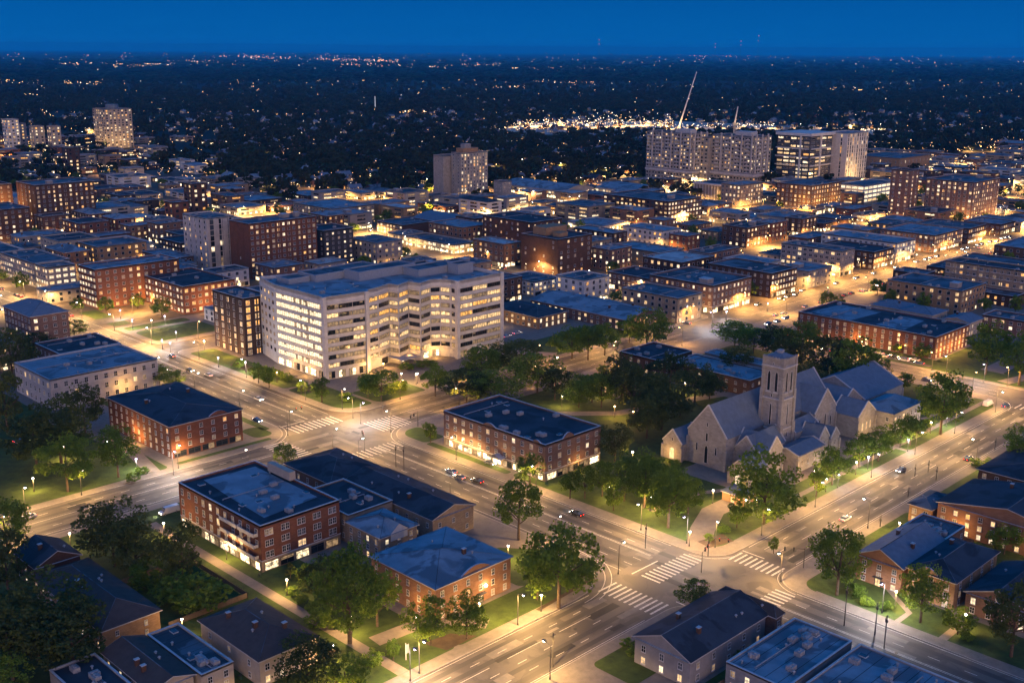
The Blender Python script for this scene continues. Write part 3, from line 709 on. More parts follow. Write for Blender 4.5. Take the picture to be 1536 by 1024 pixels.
# --- the foreground ---------------------------------------------------------
b = building('four-storey red brick block with white balconies and a wide blue flat roof', 151, 248, 177.6, 292.5, 14, 'red', 4, rc='dark', units=9, plinth='beige', par=0.6, land='balconied brick block',
         L=F(sp=3.7, ww=1.2, wh=1.8, lit=0.05, ground='shop', skip=0.05), Rr=F(sp=4.6, ww=1.1, wh=1.7, lit=0.1, ground='shop', glit=0.8, skip=0.12, style='pair'), name='apartment_building')
m = MB(); m.poly([(4.5, 5, 13.55), (24, 7, 13.55), (24.5, 41, 13.55), (7, 42, 13.55), (5.5, 25, 13.55)]); mk('roof_patch', m, [ROOFS['blue']], b)
m = MB()
for f in range(1, 4):
    z = f * 3.35 + 0.3
    for (a, c) in ((1.5, 9.8), (10.4, 19.5)): m.box(-1.3, a, z, 0, c, z + 0.18, 0); m.box(-1.35, a, z + 0.18, -1.25, c, z + 1.1, 0); m.box(-1.3, a, z, 0, a + 0.1, z + 1.1, 0)
mk('balcony', m, [TRIM], b)
m = MB(); m.box(24.5, 22, 14.1, 26.6, 34, 16.8, 0); mk('light_well_wall', m, [wall('cream')], b)
building('dark hip-roofed hall behind the balconied brick block', 192, 272.5, 212.5, 297.5, 8, 'mauve', 2, 'hip', 'dark', L=F(sp=4, ww=1, wh=1.5, lit=0.25, ground='lit', glit=.5), Rr=F(sp=4, ww=1, wh=1.4, lit=0.1), rise=3.2, axis='y', units=2, name='hall')
building('beige flat-roofed block between the balconied brick block and the long gabled block', 179.5, 246.5, 196, 271, 9, 'beige', 2, 'flat', 'dark', L=F(sp=4.2, ww=.9, wh=1.3, lit=0.15), Rr=F(sp=4.4, ww=.9, wh=1.3, lit=0.08), units=5, par=.4, name='apartment_building')
building('long beige block with a dark gable roof beside the main street', 196.8, 229, 213, 271, 8.0, 'beige', 2, 'gable', 'dark', L=F(sp=4.2, ww=.9, wh=1.3, lit=0.15), Rr=F(sp=4.4, ww=.9, wh=1.3, lit=0.08), rise=2.6, axis='y', units=6, name='apartment_building', land='long beige block')
b = building('small beige house with a pale blue roof and a white gabled dormer', 177.8, 229.3, 191, 244.8, 8.2, 'beige', 3, 'hip', 'blue', L=F(sp=3.2, ww=1.0, wh=1.5, lit=0.1, ground='lit', glit=.3), Rr=F(sp=3, ww=1, wh=1.3, lit=.1), rise=2.2, units=2, name='house')
m = MB(); m.box(3.5, -.3, 6.0, 9.5, 3, 8.3, 0); m.poly([(3.2, -.35, 8.3), (9.8, -.35, 8.3), (6.5, -.35, 10.6)], 0); m.quad((3.0, -.5, 8.2), (6.5, -.5, 10.75), (6.5, 6, 10.75), (3.0, 3, 8.2), 1); m.quad((6.5, -.5, 10.75), (10, -.5, 8.2), (10, 3, 8.2), (6.5, 6, 10.75), 1); mk('dormer', m, [wall('white'), ROOFS['blue']], b)
b = building('orange brick house with a broad blue hipped roof and a lit doorway', 167, 193.6, 193.6, 219.5, 9.6, 'orange', 3, 'hip', 'blue', L=F(sp=4.0, ww=.9, wh=1.5, lit=0.12, style='sash'), Rr=F(sp=4.2, ww=1.0, wh=1.5, lit=0.15, ground='door'), rise=2.2, units=3, name='house', land='orange brick house')
def bump(root, W0, wd, y, h, rise, mat, face='y'):
    m = MB(); n = 8; pts = [(W0 - wd / 2 + wd * i / n, h + rise * math.sin(math.pi * i / n)) for i in range(n + 1)]
    P = [(p[0], y - 0.12, p[1]) for p in pts]; Q = [(p[0], y + 0.4, p[1]) for p in pts]
    if face == 'x': P = [(y - 0.12, p[0], p[1]) for p in pts]; Q = [(y + 0.4, p[0], p[1]) for p in pts]
    m.poly(P if face == 'y' else P[::-1], 0); m.poly(Q[::-1] if face == 'y' else Q, 0)
    for i in range(n): m.quad(P[i + 1], P[i], Q[i], Q[i + 1], 1)
    mk('curved_gable', m, [mat, TRIM], root)
bump(b, 14, 11, 0, 9.5, 1.9, wall('orange'))
light(b, (17, -1.6, 4.6), 900, WARM); light(b, (-2.0, 6, 3.5), 500, ORNG)
m = MB(); m.ball((17, -0.5, 4.6), 0.4, 0, 8, 6); mk('wall_lamp', m, [HEADW], b)
# bottom left roofs
building('long brown hipped house under trees at the lower left edge', 100.5, 238, 115.3, 278, 6, 'tan', 2, 'hip', 'brown', L=F(sp=4, ww=.9, wh=1.3, lit=0.2), Rr=F(sp=6, ww=.7, wh=1.2, lit=0.05), rise=3.2, axis='y', units=6, name='house', land='long brown hipped house')
building('dark gabled house joined to the far end of the long brown house', 102, 279.5, 114, 293, 7.2, 'brown', 2, 'gable', 'dark', L=F(sp=4, ww=.9, wh=1.3, lit=0.2), Rr=None, rise=3.2, axis='y', units=2, name='house')
building('low black-roofed shed at the bottom left corner', 84.5, 211.6, 95, 230, 5.6, 'grey', 1, 'flat', 'dark', L=F(sp=5, ww=.9, wh=1.2, lit=0.1), Rr=F(sp=5, ww=.9, wh=1.2, lit=0.1), units=4, par=0.4, name='shed')
building('grey-roofed white house between the shed and the hipped cream house', 96.5, 206, 106.5, 229, 5.8, 'cream', 2, 'gable', 'brown', L=F(sp=5, ww=.9, wh=1.3, lit=0.1), Rr=F(sp=3.4, ww=1.0, wh=1.3, lit=0.1), rise=1.8, axis='y', units=4, name='house')
building('flat blue-black roofed white row house beside the cream hipped house', 107.4, 204, 115.4, 228.8, 6, 'cream', 2, 'flat', 'mid', L=None, Rr=F(sp=3.4, ww=1.0, wh=1.5, lit=0.1), units=6, par=0.4, name='house')
building('cream hip-roofed house beside the lawn path', 119, 198.8, 134.5, 224.6, 7, 'cream', 2, 'hip', 'brown', L=F(sp=8, ww=.9, wh=1.3, lit=0.05), Rr=F(sp=3.2, ww=1.1, wh=1.5, lit=0.1, ground='lit', glit=.6), rise=3.0, axis='y', units=5, name='house', land='cream hip-roofed house')
# bottom right
b = building('dark-roofed grey gabled house with two lit windows', 188.3, 130.7, 219.2, 146.6, 7, 'grey', 2, 'gable', 'dark', L=F(sp=3.8, ww=1.1, wh=1.6, lit=0.1, ground='lit', glit=.7), Rr=F(sp=5, ww=1.0, wh=1.5, lit=0.1), rise=3.6, axis='x', units=4, name='house', land='grey gabled house')
building('brown-shingled hipped wing joined to the grey gabled house', 219.9, 128.4, 222.9, 145.6, 7, 'mauve', 2, 'hip', 'shingle', Rr=F(sp=2.6, ww=1.0, wh=1.4, lit=0.2), rise=2.0, units=1, name='house')
building('blue flat-roofed grey house with two arched lit windows', 194, 109.6, 222.8, 124.9, 7, 'grey', 2, 'flat', 'blue', L=F(sp=3.0, ww=1.1, wh=1.5, lit=0.5), Rr=None, units=8, par=0.35, name='house')
building('wide blue flat roof at the bottom right edge', 198.5, 84, 223, 107.6, 7, 'grey', 2, 'flat', 'blue', L=F(sp=4, ww=1.1, wh=1.5, lit=0.2), Rr=F(sp=4, ww=1, wh=1.4, lit=.1), units=7, par=0.35, name='house', land='wide blue flat roof')
# east block
b = building('brick house with a tall front gable beside the lit street lamp', 266, 118.5, 291, 131.5, 7.6, 'orange', 3, 'gable', 'slate', L=F(sp=3.4, ww=1.1, wh=1.3, lit=0.2, ground='door'), Rr=None, rise=3.6, axis='x', units=3, name='house', land='gabled brick house')
b = building('brick house with an arched gable and a dark hipped roof', 267.3, 104.8, 294, 117.6, 8, 'tan', 3, 'hip', 'dark', L=F(sp=3.6, ww=1.2, wh=1.6, lit=0.1, ground='door'), Rr=F(sp=6, ww=1, wh=1.5, lit=.1), rise=2.6, axis='x', units=4, name='house')
bump(b, 7.5, 6, 0, 8, 1.7, wall('tan'), 'x')
building('flat-roofed rear wing behind the two brick houses', 292, 119, 306, 132, 7.2, 'mauve', 2, 'flat', 'mid', units=5, par=0.4, name='house', Rr=F(sp=4, ww=1, wh=1.4, lit=.1))
b = building('mauve brick house with a round gable window', 268.8, 86, 293, 102.4, 6, 'mauve', 2, 'gable', 'dark', L=F(sp=3.6, ww=1.1, wh=1.6, lit=0.15, ground='lit', glit=.3), rise=3.2, axis='x', units=3, name='house')
mr = MB(); mr.tube((-0.05, 8, 6.6), (-0.16, 8, 6.6), 0.9, 0.9, 14, 0); mr.tube((-0.16, 8, 6.6), (-0.2, 8, 6.6), 0.65, 0.65, 14, 1); mk('round_window', mr, [TRIM, GLASSB], b)
building('dark gabled house at the right edge behind trees', 270, 62, 296, 82, 6.5, 'brown', 2, 'gable', 'dark', L=F(sp=3.6, ww=1.1, wh=1.6, lit=0.2), rise=3.2, axis='x', units=3, name='house')
b = building('orange brick house with a large dark gable roof at the right', 314, 90, 340, 131, 9, 'orange', 3, 'gable', 'dark', L=F(sp=3.6, ww=1.1, wh=1.4, lit=0.3, ground='lit', glit=.8), Rr=F(sp=4, ww=1.1, wh=1.5, lit=.3), rise=4, axis='x', units=4, name='house', land='large gabled orange house')
light(b, (-3, 34, 3), 1500, WARM); light(b, (-3, 10, 3), 1200, SOFT)
building('low brick house with arched windows beside the large gabled orange house', 313.5, 132.6, 328, 139.6, 6, 'tan', 2, 'hip', 'mid', L=F(sp=2.6, ww=1.2, wh=1.5, lit=0.3, ground='lit'), Rr=None, rise=1.8, units=2, name='house')
building('brown brick house at the right edge below the far crossing', 358, 100, 387, 137, 6.2, 'brown', 2, 'hip', 'dark', L=F(sp=3.6, ww=1.1, wh=1.4, lit=0.25), Rr=None, rise=2.8, units=4, name='house')
building('dark-roofed house at the right edge next to the far crossing', 396, 110, 424, 138, 6.2, 'mauve', 2, 'hip', 'dark', L=F(sp=3.6, ww=1.1, wh=1.4, lit=0.25), Rr=None, rise=2.8, units=4, name='house')
# centre brick block
b = building('mauve brick block with bright shopfronts beside the first crossing', 256, 240, 284.3, 291, 13.2, 'mauve', 4, rc='dark', units=8, plinth='beige', par=0.6, land='mauve brick block',
         L=F(sp=3.9, ww=1.3, wh=1.5, lit=0.08, ground='shop', glit=.9, fh=3.1, style='sash'), Rr=F(sp=4.1, ww=1.3, wh=1.5, lit=0.12, ground='shop', glit=.7, fh=3.1), name='apartment_building')
bump(b, 11.5, 6, 0, 13.1, 1.9, wall('mauve')); bump(b, 27, 7, 0, 13.1, 1.3, wall('mauve'), 'x'); bump(b, 4, 4, 0, 13.1, 1.0, wall('mauve'), 'x')
for yy in (6, 20, 34, 44): light(b, (-3.0, yy, 3.2), 1900, SOFT)
light(b, (16, -3.0, 3), 1200, WARM)
m = MB(); m.box(-2.4, 19, 3.1, 0, 25, 3.3, 0); m.poly([(-2.4, 19, 3.3), (0, 19, 3.3), (0, 22, 4.6), (-2.4, 22, 4.6)], 0); m.poly([(-2.4, 22, 4.6), (0, 22, 4.6), (0, 25, 3.3), (-2.4, 25, 3.3)], 0); mk('entrance_canopy', m, [TRIM], b)
# west block
b = building('red brick block with a dark hipped roof and a lamp on its corner', 177, 346, 205.6, 393.7, 12.3, 'red', 4, 'hip', 'dark', L=F(sp=3.9, ww=1.0, wh=1.5, lit=0.12, ground='lit', glit=.25), Rr=F(sp=4.0, ww=1.2, wh=1.4, lit=0.12, ground='shop', glit=.25), rise=2.0, axis='y', units=4, name='brick_building', land='red brick block')
bump(b, 19, 8, 0, 12.2, 1.7, wall('red'))
light(b, (-2.5, 26, 4), 1600, ORNG); light(b, (-2.2, 22, 3), 900, WARM); light(b, (3, -2.5, 3.2), 1500, WARM)
b = building('pale stone hall with a blue flat roof and tall sash windows', 170, 429, 216, 464.3, 12.8, 'pale', 3, rc='blue', units=7, par=0.5, bands=(0.6, 8.6), L=F(sp=3.8, ww=1.2, wh=1.9, lit=0.05), Rr=F(sp=4.0, ww=1.4, wh=1.9, lit=0.04), name='hall', land='pale stone hall')
light(b, (30, -4, 4), 2600, WARM)
building('dark-roofed rear wing behind the pale stone hall', 190, 466.5, 218, 492, 12.3, 'mauve', 3, rc='dark', units=4, par=0.5, L=F(sp=4, ww=1, wh=1.6, lit=0.08), name='hall')
# centre, behind trees
building('low brown block with a dark roof hidden behind park trees', 382, 290, 406.5, 312.5, 8, 'brown', 2, rc='dark', units=3, L=F(sp=3.6, ww=1.1, wh=1.5, lit=0.35, ground='lit'), Rr=F(sp=3.6, ww=1.1, wh=1.5, lit=0.2), name='brick_building')
building('long brown block with a blue roof left of the church tower', 387, 246, 406, 287.5, 7.2, 'brown', 2, rc='blue', units=8, par=0.4, L=F(sp=4.2, ww=1.1, wh=1.2, lit=0.02, frame=TRIM), Rr=F(sp=4, ww=1.1, wh=1.2, lit=0.05), name='brick_building', land='long blue-roofed block')
building('second roof level of the long blue-roofed block', 408, 248, 417, 284, 8.2, 'grey', 2, rc='blue', units=5, par=0.4, Rr=F(sp=4, ww=1.1, wh=1.2, lit=0.05), name='brick_building')
building('small blue-roofed shed under the park trees', 345, 283, 354, 291, 3.6, 'grey', 1, 'gable', 'slate', L=F(sp=3, ww=1, wh=1.2, lit=.4), rise=1.8, units=0, name='shed')
# north block
b = building('long red brick apartment row with blue roof patches', 501, 218.6, 538, 292, 11, 'red', 4, rc='dark', units=10, par=0.5, L=F(sp=4.0, ww=1.2, wh=1.5, lit=0.12, ground='lit', glit=.35), Rr=F(sp=3.6, ww=1.2, wh=1.5, lit=0.6, tone='amber', ground='lit'), name='apartment_building', land='long red brick row')
m = MB(); m.poly([(3, 46, 10.55), (32, 44, 10.55), (33, 68, 10.55), (6, 70, 10.55)]); m.poly([(4, 18, 10.55), (30, 20, 10.55), (31, 32, 10.55), (5, 33, 10.55)]); mk('roof_patch', m, [ROOFS['blue']], b)
for xx in (6, 16, 27): light(b, (xx, -3, 3.5), 2200, ORNG)
for yy in (16, 40): light(b, (-3, yy, 3.5), 1500, WARM)
building('cream house with a blue gable roof behind the long red brick row', 552, 244, 570, 262, 9, 'cream', 2, 'hip', 'slate', L=F(sp=4, ww=1.1, wh=1.5, lit=0.05), Rr=F(sp=4, ww=1.1, wh=1.5, lit=0.05), rise=2.2, units=2, name='house')
building('cream flat house behind the long red brick row', 556, 264, 574, 280, 8.4, 'cream', 2, 'hip', 'slate', L=F(sp=4, ww=1.1, wh=1.5, lit=0.05), rise=2.4, units=2, name='house')
building('small cream house with narrow lit windows beside the long red brick row', 556, 226, 572, 240, 7.4, 'cream', 2, 'gable', 'slate', L=F(sp=3, ww=1.1, wh=1.5, lit=0.2), Rr=F(sp=2.4, ww=.9, wh=1.5, lit=0.4), rise=2, units=1, name='house')
building('dark brick corner block beside the wide avenue', 640.5, 290.6, 655, 310.5, 12, 'dark', 3, rc='mid', units=3, L=F(sp=4, ww=1.1, wh=1.5, lit=0.08, ground='lit'), Rr=F(sp=3.4, ww=1.2, wh=1.5, lit=0.2), name='brick_building')
b = building('beige apartment block with bay windows at the right edge', 658, 238, 676, 286, 19, 'beige', 5, rc='dark', units=4, L=F(sp=3.6, ww=1.7, wh=1.7, lit=0.18, tone='amber'), Rr=F(sp=3.6, ww=1.2, wh=1.7, lit=0.2), bands=(4, 8, 12, 15.5), piers=7, name='apartment_building', land='beige bay-windowed block')
building('low brown podium in front of the bay-windowed apartment block', 640, 236, 655, 284, 7, 'brown', 2, rc='mid', units=4, L=F(sp=4, ww=1.3, wh=1.4, lit=0.3, tone='amber'), name='brick_building')
building('brown brick block at the right edge beside park trees', 573.5, 180, 590, 227, 9, 'mauve', 3, rc='mid', units=4, L=F(sp=4, ww=1.7, wh=1.4, lit=0.3), name='brick_building')
building('wide dark-roofed market hall at the right edge beyond the avenue', 690, 250, 760, 312, 8, 'brown', 2, rc='mid', units=8, L=F(sp=4, ww=1.5, wh=1.4, lit=0.3), name='hall')
# beyond the avenue
building('big brown brick apartment block on the avenue corner', 503, 347, 541, 391, 16, 'mauve', 4, rc='mid', units=8, big=2, L=F(sp=3.5, ww=1.2, wh=1.6, lit=0.3, ground='shop', glit=.5), Rr=F(sp=3.5, ww=1.2, wh=1.6, lit=0.55, tone='white', ground='shop'), plinth='beige', name='apartment_building', land='brown corner apartment block', par=.8)
building('lower brown terrace along the cross street', 514.6, 393, 540, 432, 10.5, 'mauve', 3, rc='dark', units=5, L=F(sp=3.4, ww=1.2, wh=1.5, lit=0.45, ground='shop', glit=.4), name='apartment_building')
building('brick office with sunlit-looking window rows on the avenue', 562, 347, 590, 392, 15, 'brown', 4, rc='mid', units=5, L=F(sp=4, ww=1.2, wh=1.5, lit=0.05), Rr=F(sp=2.8, ww=1.5, wh=1.6, lit=0.75, tone='white', ground='shop'), name='office_building')
building('low block with a long blue gable roof near the avenue', 437.5, 354, 468, 423, 6.2, 'mauve', 2, 'gable', 'blue', L=F(sp=4, ww=1.5, wh=1.3, lit=0.35), Rr=F(sp=4, ww=1.2, wh=1.3, lit=0.4), rise=3.0, axis='y', units=8, name='hall', land='long blue gable roof')
building('ochre-walled low block with lit windows beside the office lawn', 407.5, 388.6, 430, 426, 6.5, 'tan', 2, 'hip', 'dark', L=F(sp=4, ww=1.6, wh=1.4, lit=0.35), Rr=F(sp=3.6, ww=1.3, wh=1.8, lit=0.8, tone='white'), rise=2.0, units=2, name='hall')
building('white three-storey block with lit balconies', 464.3, 446, 486, 472, 9, 'white', 3, rc='mid', units=5, L=F(sp=3, ww=1.8, wh=1.5, lit=0.4), Rr=F(sp=3, ww=2.0, wh=1.5, lit=0.5, tone='white', ground='shop'), name='apartment_building')
b = building('tall blank-sided brown brick block', 519, 478, 552, 511, 24, 'brown', 7, rc='dark', units=3, L=F(sp=7, ww=1.1, wh=1.4, lit=0.3, skip=.55), Rr=F(sp=5.5, ww=1.6, wh=1.5, lit=0.25, skip=.4), name='apartment_building', land='blank-sided brown block')
m = MB(); m.box(8, 18, 23.3, 28, 30, 28.5, 0); m.box(10, 8, 23.3, 18, 14, 26, 0); mk('plant_room', m, [wall('tan')], [c for c in b.children if c.name.startswith('roof')][0])
light(b, (-5, 14, 8), 5000, WARM)
b = building('beige shop building with dark lettering on its side wall', 596, 455, 622, 500, 9, 'beige', 2, rc='blue', units=6, L=F(sp=5, ww=1.4, wh=1.4, lit=0.5), Rr=None, name='shop')
tc = bpy.data.curves.new('sign_text', 'FONT'); tc.body = 'KIEDJAVE'; tc.size = 4.4; tc.extrude = 0.08; tc.align_x = 'CENTER'
so = ob('sign_lettering', tc, b, (13, -0.15, 4.4)); so.rotation_euler = (rad(90), 0, 0); tc.materials.append(plain('sign_black', (0.02, 0.018, 0.018)))
sm_ = bpy.data.meshes.new_from_object(so.evaluated_get(bpy.context.evaluated_depsgraph_get())); bpy.data.objects.remove(so); so = ob('sign_lettering', sm_, b, (13, -0.15, 4.4)); so.rotation_euler = (rad(90), 0, 0)
light(b, (12, -7, 5), 3500, WARM)
b = building('brown office block with rows of lit square windows', 752, 568, 800, 639, 19, 'brown', 5, rc='mid', units=8, big=1, L=F(sp=4.4, ww=2.4, wh=1.6, lit=0.4, style='band', frame=DARKF), Rr=F(sp=4, ww=2.2, wh=1.7, lit=0.75, tone='white'), name='office_building', land='brown lit office block')
building('brown brick building with glowing base behind the office roof', 559, 540, 590, 590, 24, 'brown', 6, rc='dark', units=3, L=F(sp=5, ww=1.2, wh=1.4, lit=0.4, skip=.3), Rr=F(sp=5, ww=1.2, wh=1.4, lit=0.4), name='apartment_building', land='glowing-base brown block')
street_lamp(552, 560, 'tall', 'o', power=16200)
b = building('bright two-storey shop with a fully lit glass front', 524, 583, 545, 639, 7, 'cream', 2, rc='mid', units=6, L=F(sp=4.4, ww=3.6, wh=2.0, lit=0.95, style='shop', tone='white', ground='shop', glit=1), Rr=F(sp=4.4, ww=3.6, wh=2.0, lit=0.9, tone='white', ground='shop'), name='shop', land='bright glass-fronted shop')
building('brown arcade building beside the domed grey roof', 547, 668, 580, 700, 9, 'brown', 3, rc='mid', units=4, L=F(sp=3.6, ww=2.2, wh=1.4, lit=0.55), Rr=None, name='shop')
def vault(label, x0, y0, x1, y1, h, rise, name, rc='slate', land=None, wc='grey', lit=.5):
    root = ob(name, None, None, (x0, y0, 0)); tag(root, label, 'building'); occ(x0, y0, x1, y1, 2)
    if land: LAND.append((Vector(((x0 + x1) / 2, (y0 + y1) / 2, h)), land))
    W, D = x1 - x0, y1 - y0; m = MB(); m.prism([(0, 0), (W, 0), (W, D), (0, D)], 0, h, 0, top=False); n = 12; r = MB()
    P = [(W * i / n, h + rise * math.sin(math.pi * i / n)) for i in range(n + 1)]
    for i in range(n): r.quad((P[i][0], -0.4, P[i][1]), (P[i + 1][0], -0.4, P[i + 1][1]), (P[i + 1][0], D + .4, P[i + 1][1]), (P[i][0], D + .4, P[i][1]))
    m.poly([(p[0], 0, p[1]) for p in P], 0); m.poly([(p[0], D, p[1]) for p in P][::-1], 0)
    mk('wall', m, [wall(wc)], root); mk('roof', r, [ROOFS[rc]], root, smooth=True)
    it = []; facade(it, root, (0, D), (0, 0), h, 2, sp=4.2, ww=2.8, wh=1.8, lit=lit, rr=random.Random(int(x0)), ground='shop'); facade(it, root, (0, 0), (W, 0), h, 2, sp=4.2, ww=2.4, wh=1.8, lit=lit, rr=random.Random(int(y0)), ground='shop'); place_windows(root, it); return root
vault('grey domed market roof behind the bright shop', 582, 652, 622, 700, 7, 5, 'market_hall')
vault('long convention hall with a curved pale roof and lit forecourt', 806, 735, 850, 822, 8, 4.5, 'convention_hall', 'blue', 'curved convention hall', 'cream', .8)
vault('second curved hall beside the parking forecourt', 856, 690, 905, 738, 8, 4, 'convention_hall', 'blue', None, 'cream', .9)
# left middle
building('pale tower with dark window columns behind the office block', 360.5, 635.4, 380, 666, 36, 'pale', 10, rc='mid', units=4, L=F(sp=5.0, ww=1.5, wh=1.8, lit=0.3, style='plain'), Rr=F(sp=5.0, ww=2.4, wh=2.8, lit=0.12, style='plain', frame=DARKF, tone='white'), piers=5.2, name='tower_block', land='pale tower')
building('red-brown apartment slab with rows of small windows', 371.5, 604, 422, 627, 35, 'red', 10, rc='mid', units=5, big=2, L=F(sp=11, ww=.8, wh=1.2, lit=0.2, skip=.6), Rr=F(sp=3.6, ww=1.7, wh=1.6, lit=0.22), piers=7.2, name='tower_block', land='red-brown apartment slab')
building('dark annex block beside the red-brown apartment slab', 430, 607, 454, 632, 24, 'char', 7, rc='dark', units=2, L=F(sp=5, ww=1.2, wh=1.4, lit=0.2), Rr=F(sp=4, ww=1.4, wh=1.3, lit=0.5, tone='white'), name='office_building')
b = building('narrow dark brick block left of the white office', 269.5, 446.5, 283.5, 474, 28, 'dark', 8, rc='mid', units=5, L=F(sp=5.2, ww=1.8, wh=2.0, lit=0.35), Rr=F(sp=3.6, ww=2.0, wh=2.2, lit=0.6, tone='amber'), piers=7, name='apartment_building', land='narrow dark brick block')
light(b, (-6, 20, 4), 3500, ORNG); light(b, (-7, 4, 4), 3000, WARM)
b = building('brick apartment block with an orange lit end wall', 292, 544.5, 324, 592, 15.5, 'red', 4, rc='dark', units=6, L=F(sp=3.6, ww=1.7, wh=1.6, lit=0.5, tone='white'), Rr=F(sp=3.8, ww=1.8, wh=1.6, lit=0.4, tone='amber', ground='lit'), name='apartment_building', land='orange-ended brick block')
light(b, (12, -8, 5), 6500, ORNG); light(b, (26, -7, 5), 3500, ORNG); light(b, (-4, 20, 3), 1500, SOFT)
b = building('large brick apartment block with a glowing courtyard wall', 263.5, 588, 314, 609, 22.5, 'red', 6, rc='blue', units=7, L=F(sp=3.0, ww=2.0, wh=1.5, lit=0.75, tone='white'), Rr=F(sp=4.4, ww=1.6, wh=1.6, lit=0.3, tone='amber', ground='lit'), name='apartment_building', land='glowing brick apartment block')
light(b, (28, -8, 4), 7500, ORNG); light(b, (8, -7, 4), 3500, ORNG); light(b, (42, -7, 4), 5000, ORNG)
building('pale terrace with lit rooms along the upper main street', 263, 651, 280, 668, 15, 'cream', 4, rc='mid', units=3, L=F(sp=3, ww=1.8, wh=1.6, lit=0.75, tone='white'), Rr=F(sp=3.4, ww=2.6, wh=1.6, lit=0.9, tone='white'), name='terrace')
building('grey terrace with ribbon windows along the upper main street', 263, 670, 285, 722, 15, 'grey', 4, rc='mid', units=6, L=F(sp=3, ww=1.8, wh=1.5, lit=0.5, tone='white'), Rr=F(sp=3.4, ww=2.6, wh=1.6, lit=0.8, tone='white'), name='terrace')
building('white shop row glowing beside the upper main street', 262, 724, 290, 800, 10, 'white', 3, rc='mid', units=6, L=F(sp=3, ww=2.2, wh=1.8, lit=0.95, tone='white', ground='shop', glit=1), Rr=F(sp=4, ww=2, wh=1.6, lit=.7), name='shop')
building('low white building with a stepped pale roof', 340, 730, 372, 772, 8, 'white', 2, rc='blue', units=4, L=F(sp=4, ww=2, wh=1.4, lit=0.1), Rr=F(sp=4, ww=2, wh=1.4, lit=0.1), name='warehouse')
building('dark office block with small white-lit windows', 375, 698, 410, 728, 11, 'dark', 3, rc='dark', units=4, L=F(sp=4, ww=1.7, wh=1.1, lit=0.5, tone='white'), Rr=F(sp=4, ww=2, wh=1.2, lit=0.45, tone='white'), name='office_building')
building('ten-storey brown brick slab at the left edge', 354, 884.5, 402, 921, 36, 'brown', 10, rc='mid', units=3, big=1, L=F(sp=7, ww=1.3, wh=1.6, lit=0.3, skip=.3), Rr=F(sp=4.2, ww=1.6, wh=1.7, lit=0.42), piers=8, name='tower_block', land='left-edge brown slab')
b = building('lower brown wing with an orange lamp at the left edge', 318, 925, 352, 960, 34, 'brown', 9, rc='dark', units=2, L=F(sp=5, ww=1.2, wh=1.5, lit=0.15), Rr=F(sp=5, ww=1.2, wh=1.5, lit=0.15), name='tower_block')
light(b, (24, -10, 20), 16000, ORNG)
building('brown apartment block in front of the left-edge slab', 312, 858, 338, 900, 23, 'brown', 6, rc='mid', units=4, L=F(sp=5, ww=1.5, wh=1.5, lit=0.3), Rr=F(sp=4.2, ww=1.8, wh=1.6, lit=0.35), name='apartment_building')
building('pale three-storey office with a flat blue roof behind the apartment slab', 541.5, 752.6, 586, 808, 13.5, 'beige', 4, rc='blue', units=7, L=F(sp=4, ww=1.8, wh=1.8, lit=0.08), Rr=F(sp=4, ww=2.4, wh=1.6, lit=0.5, tone='white', ground='shop'), name='office_building')
building('purple-brown apartment house at the left edge beside the main street', 200, 520, 218, 552, 18, 'mauve', 5, 'hip', 'slate', L=F(sp=3.6, ww=1.6, wh=1.6, lit=0.1), Rr=F(sp=3.6, ww=1.6, wh=1.6, lit=0.25), rise=4, units=2, name='apartment_building', land='left-edge apartment house')
# towers
b = building('grey residential tower with a bronze lit crown in mid distance', 736, 808, 772, 822, 44, 'stone', 13, rc='mid', units=2, L=F(sp=6, ww=1.4, wh=1.8, lit=0.05), Rr=F(sp=3.6, ww=1.8, wh=2.1, lit=0.5), piers=7.2, name='tower_block', land='bronze-crowned tower')
m = MB(); m.box(6, 3, 43.3, 26, 13, 48, 0); m.box(10, 5, 48, 18, 11, 52, 1); mk('roof_crown', m, [wall('tan'), wall('grey')], [c for c in b.children if c.name.startswith('roof')][0])
building('blank grey slab wing of the residential tower', 727, 823.5, 752, 838, 41, 'stone', 12, rc='dark', units=1, L=F(sp=7, ww=.9, wh=1.4, lit=0.2, skip=.4), Rr=None, name='tower_block', reg=True)
b = building('short grey tower with a domed top beside the residential tower', 740, 754, 752, 766, 21, 'stone', 6, rc='mid', units=1, L=F(sp=5, ww=1, wh=1.2, lit=0.15), Rr=F(sp=5, ww=1, wh=1.2, lit=0.15), name='tower_block')
b = building('isolated cream apartment tower at the left skyline', 735, 1562, 776, 1600, 56, 'cream', 16, rc='mid', units=0, L=F(sp=5, ww=2.4, wh=1.8, lit=0.4, style='plain', frame=POLE), Rr=F(sp=5, ww=2.4, wh=1.8, lit=0.5, style='plain', frame=POLE), piers=10, name='tower_block', land='cream skyline tower')
m = MB(); m.tube((20, 18, 55), (20, 18, 62), 9, 9, 16, 0); mk('roof_drum', m, [ROOFS['slate']], b)
for (p, q) in ((-6, -6), (20, -14), (-14, 20)): light(b, (p, q, 10), 7000, SOFT, 1.0)  # bare lights added round the tower foot to brighten its walls
for (nm, x0, y0, x1, y1, h) in (('left half of the grey twin apartment tower', 1002, 727, 1030, 790, 55), ('right half of the grey twin apartment tower', 1022, 662, 1054, 716, 54)):
    building(nm, x0, y0, x1, y1, h, 'stone', 14, rc='dark', units=2, L=F(sp=4.0, ww=2.0, wh=1.7, lit=0.3, style='plain', frame=POLE), Rr=F(sp=4.0, ww=2.0, wh=1.7, lit=0.3, style='plain', frame=POLE), piers=8, bands=(12, 16), name='tower_block', land='grey twin tower' if 'left' in nm else None)
